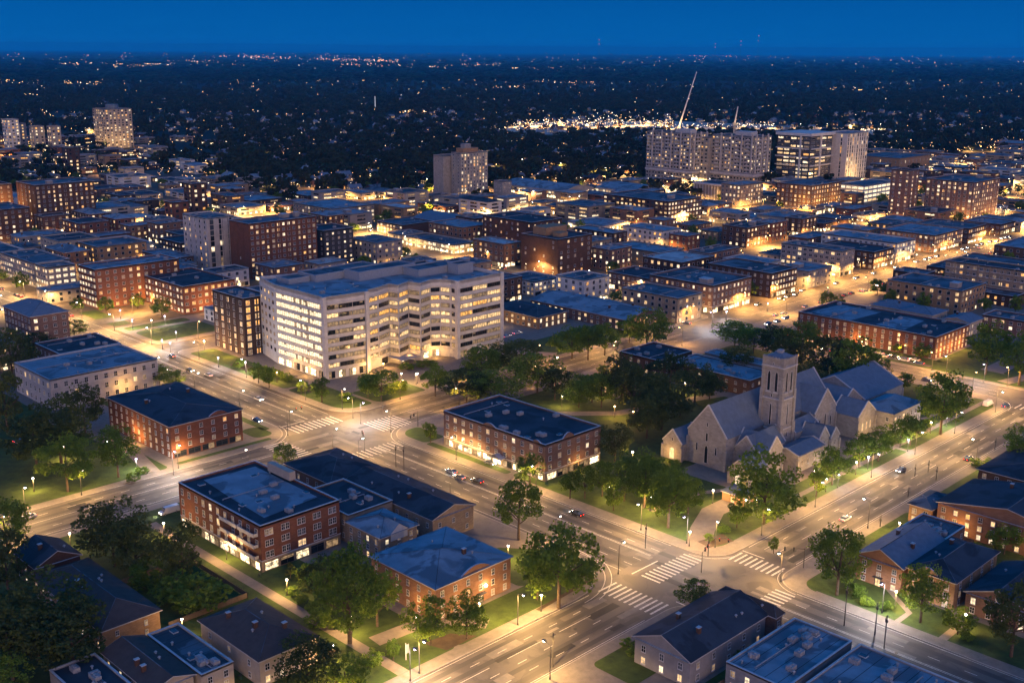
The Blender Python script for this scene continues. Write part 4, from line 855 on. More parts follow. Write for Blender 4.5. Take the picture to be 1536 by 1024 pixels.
building('recessed link between the halves of the grey twin apartment tower', 1016, 716.3, 1040, 726.7, 51, 'stone', 13, rc='dark', units=0, L=F(sp=4.0, ww=2.0, wh=1.7, lit=0.4, style='plain', frame=POLE), Rr=None, name='tower_block')
for o_ in [q for q in bpy.data.objects if q.parent is None and q.get('label', '').endswith('half of the grey twin apartment tower')]:
    hx, hy = (28, 63) if o_['label'].startswith('left') else (32, 54); m = MB(); f = m
    for k in range(3, 14):
        z = k * 3.86
        for u in range(5, hy - 5, 13): m.box(-1.5, u, z, 0, u + 5, z + .25, 0); m.box(-1.5, u, z + .25, -1.4, u + 5, z + 1.2, 0)
        for u in range(5, hx - 5, 11): m.box(u, -1.5, z, u + 5, 0, z + .25, 0); m.box(u, -1.5, z + .25, u + 5, -1.4, z + 1.2, 0)
    for u in range(2, hy, 13): f.box(-1.1, u, 16, 0, u + 1.6, 56.5, 1)
    for u in range(2, hx, 11): f.box(u, -1.1, 16, u + 1.6, 0, 56.5, 1)
    f.box(-1.8, -1.8, 12.5, hx, 0, 14.5, 0); f.box(-1.8, 0, 12.5, 0, hy, 14.5, 0); f.box(8, 10, 54, 20, 30, 58.5, 0)
    mk('balconies_and_trim', m, [TRIM, wall('pale')], o_)  # balcony slabs and rails merged with piers, bands and roof box
for (x, y) in ((990, 745), (996, 700), (1010, 650), (1066, 640), (1090, 616)): street_lamp(x, y, 'tall', 'w', 0, 22000, z=0)  # lamps added at the tower feet to brighten the facades
b = building('black glass office tower with white frame and light bands', 1076, 628, 1122, 668, 54, 'char', 13, rc='mid', units=2, L=F(sp=7, ww=6.2, wh=2.0, lit=0.55, style='band', frame=TRIM), Rr=F(sp=9, ww=8.2, wh=2.0, lit=0.3, style='band', frame=TRIM), name='office_tower', land='black glass tower')
m = MB(); m.box(-1.5, -1.5, 54, 50, 42, 57, 0); m.box(-1.2, 10, 0, -0.3, 12, 54, 0); m.box(20, -1.4, 0, 22.5, -0.2, 54, 0)
for z in (22, 31, 40): m.box(-1.6, -1.6, z, 47, 0, z + 1.1, 0); m.box(-1.6, -1.6, z, 0, 41, z + 1.1, 0)
mk('white_frame', m, [wall('white')], b)
b = building('white slab with vertical fins right of the black glass tower', 1126, 612, 1172, 640, 56, 'white', 13, rc='blue', units=2, L=F(sp=9, ww=1.3, wh=3.2, lit=0.3, style='plain', frame=DARKF), Rr=F(sp=4.6, ww=1.6, wh=3.4, lit=0.35, style='plain', frame=DARKF), piers=9, name='office_tower')
light(b, (10, -16, 8), 30000, SOFT, 1)  # bare light added in front to brighten the slab
b = building('brown brick slab with narrow windows left of the wide brick block', 924, 440, 940, 458, 43, 'mauve', 12, rc='dark', units=1, L=F(sp=5, ww=1.6, wh=1.6, lit=0.5), Rr=F(sp=5, ww=1.6, wh=1.6, lit=0.4), name='tower_block')
b = building('wide dark brick apartment block glowing beside the avenue', 946, 394, 1000, 436, 35, 'mauve', 10, rc='mid', units=4, big=1, L=F(sp=4.2, ww=2.0, wh=1.9, lit=0.35), Rr=F(sp=4.2, ww=1.9, wh=1.9, lit=0.5), piers=8.4, name='tower_block', land='wide dark brick block')
for (p, q) in ((-8, 5), (10, -9), (30, -9), (48, -9)): light(b, (p, q, 5), 9000, ORNG, .6)
# podium group under the towers
b = building('curved-looking colonnade hall in front of the grey twin tower', 905, 622, 935, 652, 17, 'stone', 3, rc='dark', units=1, L=None, Rr=None, name='colonnade_hall')
m = MB()
for k in range(9): m.tube((-2.5, 1 + k * 3.5, 0), (-2.5, 1 + k * 3.5, 15.5), 0.5, 0.5, 8)
for k in range(9): m.tube((1 + k * 3.5, -2.5, 0), (1 + k * 3.5, -2.5, 15.5), 0.5, 0.5, 8)
m.box(-3.4, -3.4, 15.5, 30, 0, 17.2); m.box(-3.4, 0, 15.5, 0, 30, 17.2); mk('colonnade', m, [TRIM], b)
light(b, (-6, -6, 6), 9000, WARM)
building('beige office podium with a grid of lit windows', 892, 590, 930, 612, 20, 'beige', 5, rc='blue', units=3, L=F(sp=4, ww=1.8, wh=2, lit=.5), Rr=F(sp=4, ww=1.8, wh=2, lit=.5), name='office_building')
b = building('brown office podium left of the lit parking deck', 930, 538, 985, 575, 21, 'brown', 5, rc='mid', units=3, L=F(sp=4.4, ww=1.8, wh=2, lit=.45), Rr=F(sp=4.4, ww=1.8, wh=2, lit=.5), name='office_building')
for (p, q) in ((-8, 5), (10, -9), (40, -9)): light(b, (p, q, 5), 12000, WARM, .6)
b = building('white parking deck with fully lit open levels', 1000, 522, 1062, 548, 17, 'white', 4, rc='mid', units=0, L=F(sp=6, ww=5.4, wh=2.2, lit=.95, style='plain', tone='white'), Rr=F(sp=8, ww=7.4, wh=2.3, lit=.97, style='plain', tone='white'), name='parking_garage', land='lit parking deck')
building('pale brick warehouse right of the white finned slab', 1290, 630, 1370, 690, 18, 'tan', 2, rc='mid', units=3, L=F(sp=9, ww=1, wh=3, lit=.3), Rr=F(sp=9, ww=1, wh=3, lit=.3), name='warehouse')
for (p, q) in ((-12, 20), (15, -14), (45, -14)): street_lamp(1290 + p, 630 + q, 'tall', 'o', power=26000, z=0)
# avenue north side
building('grey and white apartment block with lit balconies on the avenue', 651, 351.5, 668, 396, 17, 'grey', 5, rc='mid', units=6, L=F(sp=3.8, ww=2.4, wh=1.7, lit=0.4, ground='shop'), Rr=F(sp=3.6, ww=1.4, wh=1.6, lit=0.3, ground='shop'), name='apartment_building', land='avenue balcony block')
building('white storefront block with glowing lower floors on the avenue', 724, 350, 752, 408, 14, 'white', 4, rc='blue', units=8, L=F(sp=4, ww=1.8, wh=1.5, lit=0.15), Rr=F(sp=3.6, ww=2.2, wh=1.8, lit=0.55, tone='white', ground='shop'), name='shop', land='white avenue storefront')
building('brown store with a dark roof beside the white avenue storefront', 690, 349, 718, 392, 12, 'brown', 3, rc='dark', units=5, L=F(sp=4, ww=1.8, wh=1.5, lit=0.15), Rr=F(sp=3.2, ww=1.8, wh=1.8, lit=0.6, ground='shop'), name='shop')
building('orange-lit brick store row on the avenue', 782, 350, 830, 392, 13, 'orange', 4, rc='blue', units=8, L=F(sp=4, ww=1.8, wh=1.5, lit=0.2), Rr=F(sp=3.2, ww=1.8, wh=1.8, lit=0.6, ground='shop'), name='shop')
building('brown store row further along the avenue', 840, 350, 872, 392, 12, 'brown', 3, rc='mid', units=6, L=F(sp=4, ww=1.8, wh=1.5, lit=0.2), Rr=F(sp=3.2, ww=1.8, wh=1.8, lit=0.6, ground='shop'), name='shop')
building('brown store below the wide dark brick block', 900, 350, 930, 380, 9, 'brown', 2, rc='blue', units=6, L=F(sp=4, ww=1.8, wh=1.5, lit=0.2), Rr=F(sp=3.2, ww=1.8, wh=1.8, lit=0.6, ground='shop'), name='shop')
# ================================================================== the church
def church():
    X, Y = 300.0, 183.0
    root = ob('church', None, None, (X, Y, 0.15)); tag(root, 'grey stone church with slate roofs, gables and a tall square bell tower', 'church')
    occ(298, 180, 425, 225, 1); LAND.append((Vector((320, 200, 10)), 'stone church'))
    ST, SL = wall('stone'), ROOFS['slate']; N = [0]
    def block(x0, y0, x1, y1, h, rise, axis, name='nave', ov=0.35, par=True):
        """gabled volume in world metres -> its own wall and roof parts"""
        x0 -= X; x1 -= X; y0 -= Y; y1 -= Y; m = MB(); m.prism([(x0, y0), (x1, y0), (x1, y1), (x0, y1)], 0, h, 0, top=False); r = MB()
        if axis == 'x':
            c = (y0 + y1) / 2
            for xx, fl in ((x0, 1), (x1, 0)):
                p = [(xx, y1, h), (xx, y0, h), (xx, c, h + rise)]; m.poly(p if fl else p[::-1], 0)
                # coped gable parapet
                for ya, yb in ((y0 - .3, c), (y1 + .3, c)):
                    m.tube((xx, ya, h), (xx, yb, h + rise + .25), 0.28, 0.28, 4, 1)
            r.quad((x0, y0 - ov, h - .2), (x1, y0 - ov, h - .2), (x1, c, h + rise), (x0, c, h + rise)); r.quad((x1, y1 + ov, h - .2), (x0, y1 + ov, h - .2), (x0, c, h + rise), (x1, c, h + rise))
            r.tube((x0, c, h + rise), (x1, c, h + rise), .12, .12, 4)
        else:
            c = (x0 + x1) / 2
            for yy, fl in ((y0, 1), (y1, 0)):
                p = [(x0, yy, h), (x1, yy, h), (c, yy, h + rise)]; m.poly(p if fl else p[::-1], 0)
                for xa, xb in ((x0 - .3, c), (x1 + .3, c)): m.tube((xa, yy, h), (xb, yy, h + rise + .25), 0.28, 0.28, 4, 1)
            r.quad((x0 - ov, y1, h - .2), (x0 - ov, y0, h - .2), (c, y0, h + rise), (c, y1, h + rise)); r.quad((x1 + ov, y0, h - .2), (x1 + ov, y1, h - .2), (c, y1, h + rise), (c, y0, h + rise))
            r.tube((c, y0, h + rise), (c, y1, h + rise), .12, .12, 4)
        # corner buttresses
        for a, b in ((x0, y0), (x0, y1), (x1, y0)):
            m.box(a - .45, b - .45, 0, a + .45, b + .45, h * .8, 0)
        mk(name, m, [ST, TRIM], root); mk('roof', r, [SL], root)
    block(307, 203, 376, 219, 12, 10.2, 'x', 'nave')
    block(304, 219.4, 315, 227.5, 6.5, 4.6, 'x', 'side_chapel')
    block(312, 194, 330, 202.6, 8, 5, 'x', 'aisle'); block(313, 190, 322, 203, 8.4, 5.2, 'y', 'side_gable')
    block(300, 189.5, 311.6, 196.5, 5.2, 3.6, 'x', 'porch')
    block(355, 197, 370, 222, 11.5, 8, 'y', 'transept')
    block(339, 195.5, 355, 202.8, 8.5, 2.8, 'x', 'aisle'); block(343, 188, 350, 196, 6.4, 4.4, 'y', 'side_gable'); block(350.6, 187.5, 356.5, 196, 5.6, 3.4, 'y', 'side_gable')
    block(324, 185, 342, 194.6, 6.2, 1.6, 'x', 'vestry')
    block(376, 198, 392, 224, 9.5, 5.2, 'y', 'cloister'); block(371, 188, 384, 199, 8.6, 4.8, 'y', 'chapter_house')
    block(392, 196.8, 424, 224, 9, 6.6, 'x', 'parish_hall')
    # low hall with the blue hipped roof
    m = MB(); r = MB(); a, b, c, d = 386 - X, 181.5 - Y, 409 - X, 196 - Y; h = 8
    m.prism([(a, b), (c, b), (c, d), (a, d)], 0, h, 0, top=False); ins = (d - b) / 2
    A, B, C, D = (a - .4, b - .4, h), (c + .4, b - .4, h), (c + .4, d + .4, h), (a - .4, d + .4, h); P, Q = (a + ins, b + ins, h + 3), (c - ins, b + ins, h + 3)
    r.quad(A, B, Q, P); r.quad(C, D, P, Q); r.tri(B, C, Q); r.tri(D, A, P); mk('low_hall', m, [ST], root); mk('roof', r, [ROOFS['blue']], root)
    # tower
    tx, ty, s = 330.3 - X, 196.7 - Y, 7.9; H = 36; m = MB()
    m.box(tx - .5, ty - .5, 0, tx + s + .5, ty + s + .5, 11, 0); m.box(tx - .2, ty - .2, 11, tx + s + .2, ty + s + .2, 22, 0); m.box(tx, ty, 22, tx + s, ty + s, H, 0)
    for (a, b) in ((tx, ty), (tx + s, ty), (tx, ty + s), (tx + s, ty + s)):
        m.box(a - .9, b - .9, 0, a + .9, b + .9, 13, 0); m.box(a - .65, b - .65, 13, a + .65, b + .65, 25, 0); m.box(a - .45, b - .45, 25, a + .45, b + .45, H + 1.3, 0)
    for z in (11, 22, 33.6): m.ring([(tx - .6, ty - .6), (tx + s + .6, ty - .6), (tx + s + .6, ty + s + .6), (tx - .6, ty + s + .6)], [(tx + .2, ty + .2), (tx + s - .2, ty + .2), (tx + s - .2, ty + s - .2), (tx + .2, ty + s - .2)], z, z + .4, 1)
    m.ring([(tx - .3, ty - .3), (tx + s + .3, ty - .3), (tx + s + .3, ty + s + .3), (tx - .3, ty + s + .3)], [(tx + .4, ty + .4), (tx + s - .4, ty + .4), (tx + s - .4, ty + s - .4), (tx + .4, ty + s - .4)], H, H + .9, 0)
    for k in range(6):
        u = tx + .9 + k * 1.2; m.box(u - .25, ty - .3, H + .9, u + .25, ty + .3, H + 1.25, 0)
        u = ty + .9 + k * 1.2; m.box(tx - .3, u - .25, H + .9, tx + .3, u + .25, H + 1.25, 0)
    for q in (-1, 1):   # pale surrounds of the belfry openings
        m.box(tx + s / 2 + q * 1.5 - 1.0, ty - .35, 24.2, tx + s / 2 + q * 1.5 + 1.0, ty + .1, 24.6, 1); m.box(tx - .35, ty + s / 2 + q * 1.5 - 1.0, 24.2, tx + .1, ty + s / 2 + q * 1.5 + 1.0, 24.6, 1)
    tw = mk('tower', m, [ST, TRIM], root)
    r = MB(); n = 4; prev = None
    for i, (k, z) in enumerate(((.04, .7), (.10, 1.2), (.26, 1.9), (.42, 2.2), (.5, 2.25))):
        q = [(tx + s * k + .3 * (1 - k), ty + s * k + .3 * (1 - k)), (tx + s * (1 - k) - .3 * (1 - k), ty + s * k + .3 * (1 - k)), (tx + s * (1 - k) - .3 * (1 - k), ty + s * (1 - k) - .3 * (1 - k)), (tx + s * k + .3 * (1 - k), ty + s * (1 - k) - .3 * (1 - k))]
        q = [(*p, H + z) for p in q]
        if prev:
            for j in range(4): r.quad(prev[j], prev[(j + 1) % 4], q[(j + 1) % 4], q[j])
        prev = q
    mk('tower_cap', r, [SL], tw)
    r = MB(); r.box(tx + s / 2 - .9, ty + s / 2 - .9, H + 2.0, tx + s / 2 + .9, ty + s / 2 + .9, H + 3.2); mk('lantern', r, [METAL], tw)
    def lan(p, rz, w_, h_, z, par=root, pane=GLASS):
        ob('window', win_mesh(w_, h_, TRIM, pane, 'lancet'), par, (p[0] - X, p[1] - Y, z), rz)
    L_, S_ = -math.pi / 2, 0.0
    for q in (-1.5, 1.5):
        lan((330.3, 200.7 + q), L_, 1.2, 7.2, 24.8, tw); lan((334.3 + q, 196.7), S_, 1.2, 7.2, 24.8, tw)
    lan((330.1, 200.7), L_, .8, 8, 12.5, tw); lan((334.3, 196.5), S_, .8, 8, 12.5, tw); lan((329.8, 200.7), L_, .8, 4.6, 4.5, tw); lan((334.3, 196.2), S_, .7, 2, 8, tw); lan((330.2, 200.7), L_, .6, 1.4, 22.6, tw)
    lan((330.3, 200.7), L_, .5, 1.0, 34.2, tw)
    lan((307, 211), L_, 1.4, 6.5, 1.2); lan((307, 211), L_, .9, 3.2, 9.2); lan((307, 211), L_, .6, 1.6, 14.5)
    for q in (-4, 4): lan((307, 211 + q), L_, .7, 3, 5)
    lan((304, 223.4), L_, 1.9, 4.2, .3, root, LWARM); lan((304, 223.4), L_, .6, 1.3, 7)
    lan((300, 193), L_, 2.0, 3.6, .3, root, LWHT); lan((303.4, 189.5), S_, .8, 2, 1.6, root, LDIM)
    lan((317.5, 190), S_, 1.0, 3.2, 4); lan((346.5, 188), S_, 1.0, 2.6, 3); lan((353.4, 187.5), S_, .8, 2.2, 2.6)
    for q in (358.5, 362.5, 366.5): lan((q, 197), S_, 1.0, 4.0 if q != 362.5 else 5.6, 4.6)
    for q in (327, 331, 335, 339): lan((q, 185), S_, .8, 2, 2, root, LDIM)
    for q in (374.5, 377.5, 380.5): lan((q, 188), S_, 1.0, 3, 2.6, root, LWARM)
    it = []; facade(it, root, (386 - X, 181.5 - Y), (409 - X, 181.5 - Y), 8, 2, sp=2.9, ww=1.3, wh=1.7, lit=.35, rr=random.Random(9)); facade(it, root, (386 - X, 196 - Y), (386 - X, 181.5 - Y), 8, 2, sp=3.4, ww=1.0, wh=1.5, lit=.15, rr=random.Random(4)); place_windows(root, it)
    light(root, (76, -4, 3.5), 3800, SOFT, .4); light(root, (-2.5, 8, 2.6), 700, WARM); light(root, (1.5, 40.5, 2.6), 800, WARM); light(root, (22, -3.5, 4), 1200, WARM)
church()
b = building('small pavilion with a pale hipped roof and a lit wall in front of the church', 286, 181.5, 293, 189.5, 3.4, 'tan', 1, 'hip', 'slate', L=F(sp=3.5, ww=1, wh=1.4, lit=.3), Rr=F(sp=3.5, ww=1, wh=1.4, lit=.3), rise=1.8, units=0, name='pavilion', reg=False)
light(b, (-1.5, 1.5, 2.6), 700, SOFT)
# ================================================================== trees
def crown_mesh(seed, ncl, nleaf, leaf, shape='round', gap=0.0):
    rg = np.random.default_rng(seed); cl = []
    while len(cl) < ncl:
        p = rg.uniform(-1, 1, 3); rr_ = np.linalg.norm(p)
        if rr_ > 1 or rr_ < .35: continue
        if shape == 'cone': p[:2] *= max(.15, (1 - p[2]) / 2) * 1.25
        if shape == 'round' and p[2] < -.75: continue
        cl.append(p)
    cl = np.array(cl); size = rg.uniform(.16, .34, ncl) * (1.0 if shape == 'round' else .8)
    idx = rg.integers(0, ncl, ncl * nleaf); d = rg.normal(size=(len(idx), 3)); d /= np.linalg.norm(d, axis=1)[:, None]
    rad_ = rg.uniform(.35, 1, len(idx)) ** .5
    c = cl[idx] + d * (size[idx] * rad_)[:, None] * np.array([1, 1, .8])
    a = rg.normal(size=(len(idx), 3)); a /= np.linalg.norm(a, axis=1)[:, None]
    t = np.cross(a, d + rg.normal(size=d.shape) * .6); t /= np.linalg.norm(t, axis=1)[:, None] + 1e-9
    u = np.cross(t, a); s = leaf * rg.uniform(.6, 1.4, len(idx))[:, None]
    V = np.stack([c - t * s, c + u * s * .8, c + t * s, c - u * s * .8], 1).reshape(-1, 3)
    V[:, 2] = V[:, 2] * .5 + .5                       # crown from 0 to 1 in height, radius 1
    n = len(idx); me = bpy.data.meshes.new('crown'); me.vertices.add(4 * n); me.vertices.foreach_set('co', V.astype(np.float32).ravel())
    me.loops.add(4 * n); me.loops.foreach_set('vertex_index', np.arange(4 * n, dtype=np.int32))
    me.polygons.add(n); me.polygons.foreach_set('loop_start', np.arange(0, 4 * n, 4, dtype=np.int32))
    me.update(calc_edges=True); me.validate()
    return me
def leafmat(key, c1, c2):
    m, N, L, b = newmat(key)
    oi = N.new('ShaderNodeObjectInfo'); geo = N.new('ShaderNodeNewGeometry'); rp = N.new('ShaderNodeValToRGB')
    rp.color_ramp.elements[0].color = (*c1, 1); rp.color_ramp.elements[1].color = (*c2, 1)
    n1 = N.new('ShaderNodeTexNoise'); n1.inputs['Scale'].default_value = .35; L.new(geo.outputs['Position'], n1.inputs['Vector'])
    ad = N.new('ShaderNodeMath'); ad.operation = 'MULTIPLY_ADD'; ad.inputs[1].default_value = .6; L.new(oi.outputs['Random'], ad.inputs[0])
    sb = N.new('ShaderNodeMath'); sb.operation = 'MULTIPLY_ADD'; sb.inputs[1].default_value = 1.2; sb.inputs[2].default_value = -.4; L.new(n1.outputs[0], sb.inputs[0]); L.new(sb.outputs[0], ad.inputs[2])
    L.new(ad.outputs[0], rp.inputs[0]); L.new(rp.outputs[0], b.inputs['Base Color']); b.inputs['Roughness'].default_value = .75; b.inputs['Specular IOR Level'].default_value = .2
    tr = N.new('ShaderNodeBsdfTranslucent'); L.new(rp.outputs[0], tr.inputs[0]); ms = N.new('ShaderNodeMixShader'); ms.inputs[0].default_value = .35
    L.new(b.outputs[0], ms.inputs[1]); L.new(tr.outputs[0], ms.inputs[2]); L.new(ms.outputs[0], N['Material Output'].inputs[0])
    return m
LEAF = leafmat('leaf_green', (.06, .11, .015), (.18, .27, .03)); LEAFD = leafmat('leaf_dark', (.035, .06, .018), (.11, .135, .03))
CR = [crown_mesh(i, 62, 70, .042) for i in range(6)]; CRS = [crown_mesh(20 + i, 40, 44, .075) for i in range(3)]; CRC = [crown_mesh(40 + i, 44, 60, .05, 'cone') for i in range(2)]
for c in CR + CRS: c.materials.append(LEAF)
for c in CRC: c.materials.append(LEAFD)
CRD = []
for c in CR[:3]:
    c2 = c.copy(); c2.materials.clear(); c2.materials.append(LEAFD); CRD.append(c2)
def trunk_mesh(seed):
    rg = random.Random(seed); m = MB(); m.tube((0, 0, -.02), (0, 0, .34), .024, .017, 7); m.tube((0, 0, .33), (.02, .01, .66), .017, .008, 6)
    for k in range(6):
        a = 2 * math.pi * k / 6 + rg.uniform(-.3, .3); z = rg.uniform(.26, .42); l = rg.uniform(.16, .26)
        m.tube((0, 0, z), (math.cos(a) * l, math.sin(a) * l, z + rg.uniform(.12, .26)), .010, .004, 5)
    return m.mesh('trunk', [BARK])
TRK = [trunk_mesh(i) for i in range(3)]
TN = [0]
def tree(x, y, h, wd, kind='round', z=0.15, label=None, name='tree', low=0.2, parts=True, group='trees between the buildings'):
    i = TN[0]; TN[0] += 1; rr_ = random.Random(i * 7 + 1)
    root = ob(name, None, None, (x, y, z), rr_.uniform(0, 6.28))
    lab = {'round': 'leafy round-crowned tree', 'dark': 'dark dense tree', 'cone': 'slim dark conical tree', 'small': 'small leafy tree', 'bush': 'low round bush'}[kind]
    tag(root, label or lab, 'bush' if kind == 'bush' else 'tree', group, auto=label is None)
    me = {'round': CR, 'dark': CRD, 'cone': CRC, 'small': CRS, 'bush': CRS}[kind]; me = me[rr_.randrange(len(me))]
    lo = 0.03 if kind == 'bush' else low
    c = ob('crown', me, root, (0, 0, h * lo)); c.scale = (wd / 2, wd / 2, h * (1 - lo))
    if kind != 'bush' and parts:
        t = ob('trunk', TRK[i % 3], root); t.scale = (h, h, h)
    return root
def tpx(px, yb, yt, wpx, kind='round', low=0.2):
    """a tree read from the photograph: trunk foot, top and crown width"""
    p = G(px, yb); d = (p - Vector((0, 0, CAMH))).length; lo, hi = 1, 60
    for _ in range(24):
        mid = (lo + hi) / 2
        if proj(p.x, p.y, mid)[1] > yt: lo = mid
        else: hi = mid
    tree(p.x, p.y, lo, wpx * d / FPX, kind, low=low)
    OCC.append((p.x - 3, p.y - 3, p.x + 3, p.y + 3))
for t in [(20, 575, 495, 62, 'dark'), (56, 705, 610, 90, 'dark'), (102, 738, 655, 76), (128, 650, 578, 55, 'dark'), (92, 695, 600, 88, 'dark'), (178, 716, 640, 58), (12, 650, 560, 56, 'dark'), (12, 830, 750, 62),
          (14, 900, 800, 74, 'dark'), (112, 506, 481, 36), (58, 535, 500, 44, 'dark'), (240, 578, 548, 34), (262, 588, 557, 32), (428, 702, 667, 33), (172, 850, 754, 96, 'dark'), (205, 862, 790, 78, 'dark'), (276, 880, 786, 68, 'dark'),
          (58, 990, 872, 140, 'dark'), (112, 1010, 905, 110, 'dark'), (20, 1020, 905, 96, 'dark'), (300, 915, 868, 80, 'bush'), (8, 1050, 985, 70), (262, 905, 862, 60, 'bush'), (228, 880, 842, 60, 'bush'),
          (525, 965, 826, 100), (488, 905, 838, 66, 'dark'), (566, 940, 858, 66), (645, 968, 900, 70), (700, 958, 893, 64), (590, 992, 960, 20, 'small'), (465, 872, 843, 44, 'bush'), (436, 868, 843, 20, 'cone'), (462, 1045, 958, 92, 'dark'),
          (520, 1050, 985, 62), (540, 890, 858, 50), (778, 810, 721, 68), (838, 912, 788, 112, 'round', .12), (872, 885, 836, 56), (806, 900, 840, 50), (1042, 912, 873, 54), (483, 604, 567, 30, 'round'), (452, 592, 571, 20, 'small'),
          (572, 602, 556, 62), (552, 597, 563, 30), (653, 594, 549, 40), (388, 575, 545, 24, 'small'), (404, 582, 550, 22, 'small'), (722, 578, 520, 58), (700, 604, 556, 74, 'dark'), (742, 606, 556, 88), (774, 566, 510, 88, 'dark'),
          (806, 590, 530, 76, 'round'), (832, 600, 552, 50, 'dark'), (858, 538, 490, 70), (882, 540, 490, 50), (907, 533, 487, 42), (970, 524, 464, 68), (944, 514, 482, 50), (932, 606, 534, 66, 'dark'), (902, 612, 562, 52), (950, 630, 548, 64, 'dark'),
          (992, 645, 562, 84, 'dark'), (1004, 590, 532, 66, 'dark'), (1042, 604, 548, 66, 'dark'), (1064, 600, 560, 54, 'dark'), (888, 604, 562, 46), (922, 692, 636, 52, 'dark'), (970, 658, 592, 64, 'dark'), (868, 612, 572, 50),
          (795, 728, 680, 42), (855, 748, 708, 30), (877, 748, 699, 32), (903, 745, 694, 38), (936, 752, 684, 62), (966, 762, 680, 64), (1002, 792, 700, 66), (1032, 772, 718, 46), (985, 745, 690, 46), (920, 766, 729, 26, 'small'), (1012, 742, 700, 46),
          (1145, 786, 679, 104, 'round', .12), (1105, 792, 754, 28, 'small'), (1224, 745, 700, 26, 'small'), (1248, 728, 672, 52), (1288, 702, 650, 44), (1317, 692, 640, 36), (1350, 672, 630, 36), (1365, 668, 624, 36), (1410, 652, 559, 78), (1102, 520, 483, 66),
          (1130, 530, 492, 50), (1202, 545, 483, 72), (1162, 540, 490, 60, 'dark'), (1240, 575, 506, 72, 'dark'), (1278, 588, 508, 74), (1304, 585, 530, 50), (1216, 592, 545, 52, 'dark'), (1355, 588, 560, 26, 'small'), (1104, 566, 520, 46, 'dark'), (1180, 560, 505, 52, 'dark'),
          (1478, 562, 484, 62), (1528, 578, 500, 54), (1382, 542, 516, 24, 'small'), (1526, 700, 640, 42), (1255, 893, 792, 78), (1380, 934, 849, 60), (1283, 895, 874, 28, 'bush'), (1436, 952, 913, 44, 'small'), (1516, 985, 878, 70, 'dark'), (1506, 832, 788, 46),
          (243, 477, 445, 28), (958, 452, 430, 34), (1345, 530, 516, 16, 'small'), (600, 588, 570, 24, 'bush'), (520, 602, 590, 24, 'bush'), (640, 550, 541, 36, 'bush'), (610, 555, 545, 24, 'bush'), (1020, 625, 598, 40, 'dark'), (860, 585, 560, 40), (1490, 705, 690, 30, 'bush'),
          (1160, 830, 806, 14, 'small'), (1062, 815, 799, 14, 'small'), (985, 735, 712, 40, 'bush'), (560, 1000, 975, 30, 'bush'), (480, 940, 915, 40, 'bush'), (360, 555, 540, 20, 'small'), (640, 645, 634, 14, 'small'), (646, 666, 636, 18, 'small')]:
    tpx(*t)
# hedges / bushes on the lawns
for (px, py) in ((452, 905), (468, 915), (486, 930), (440, 893), (500, 942), (300, 640), (312, 612), (200, 722), (212, 712), (430, 572), (415, 567), (1010, 700), (1085, 800), (1300, 908), (1330, 915), (1450, 960), (940, 970), (950, 985), (1120, 965), (1100, 985), (1465, 700), (980, 575), (905, 560), (740, 545), (1330, 665), (1390, 640), (1420, 615)):
    tpx(px, py, py - 12, 20, 'bush')
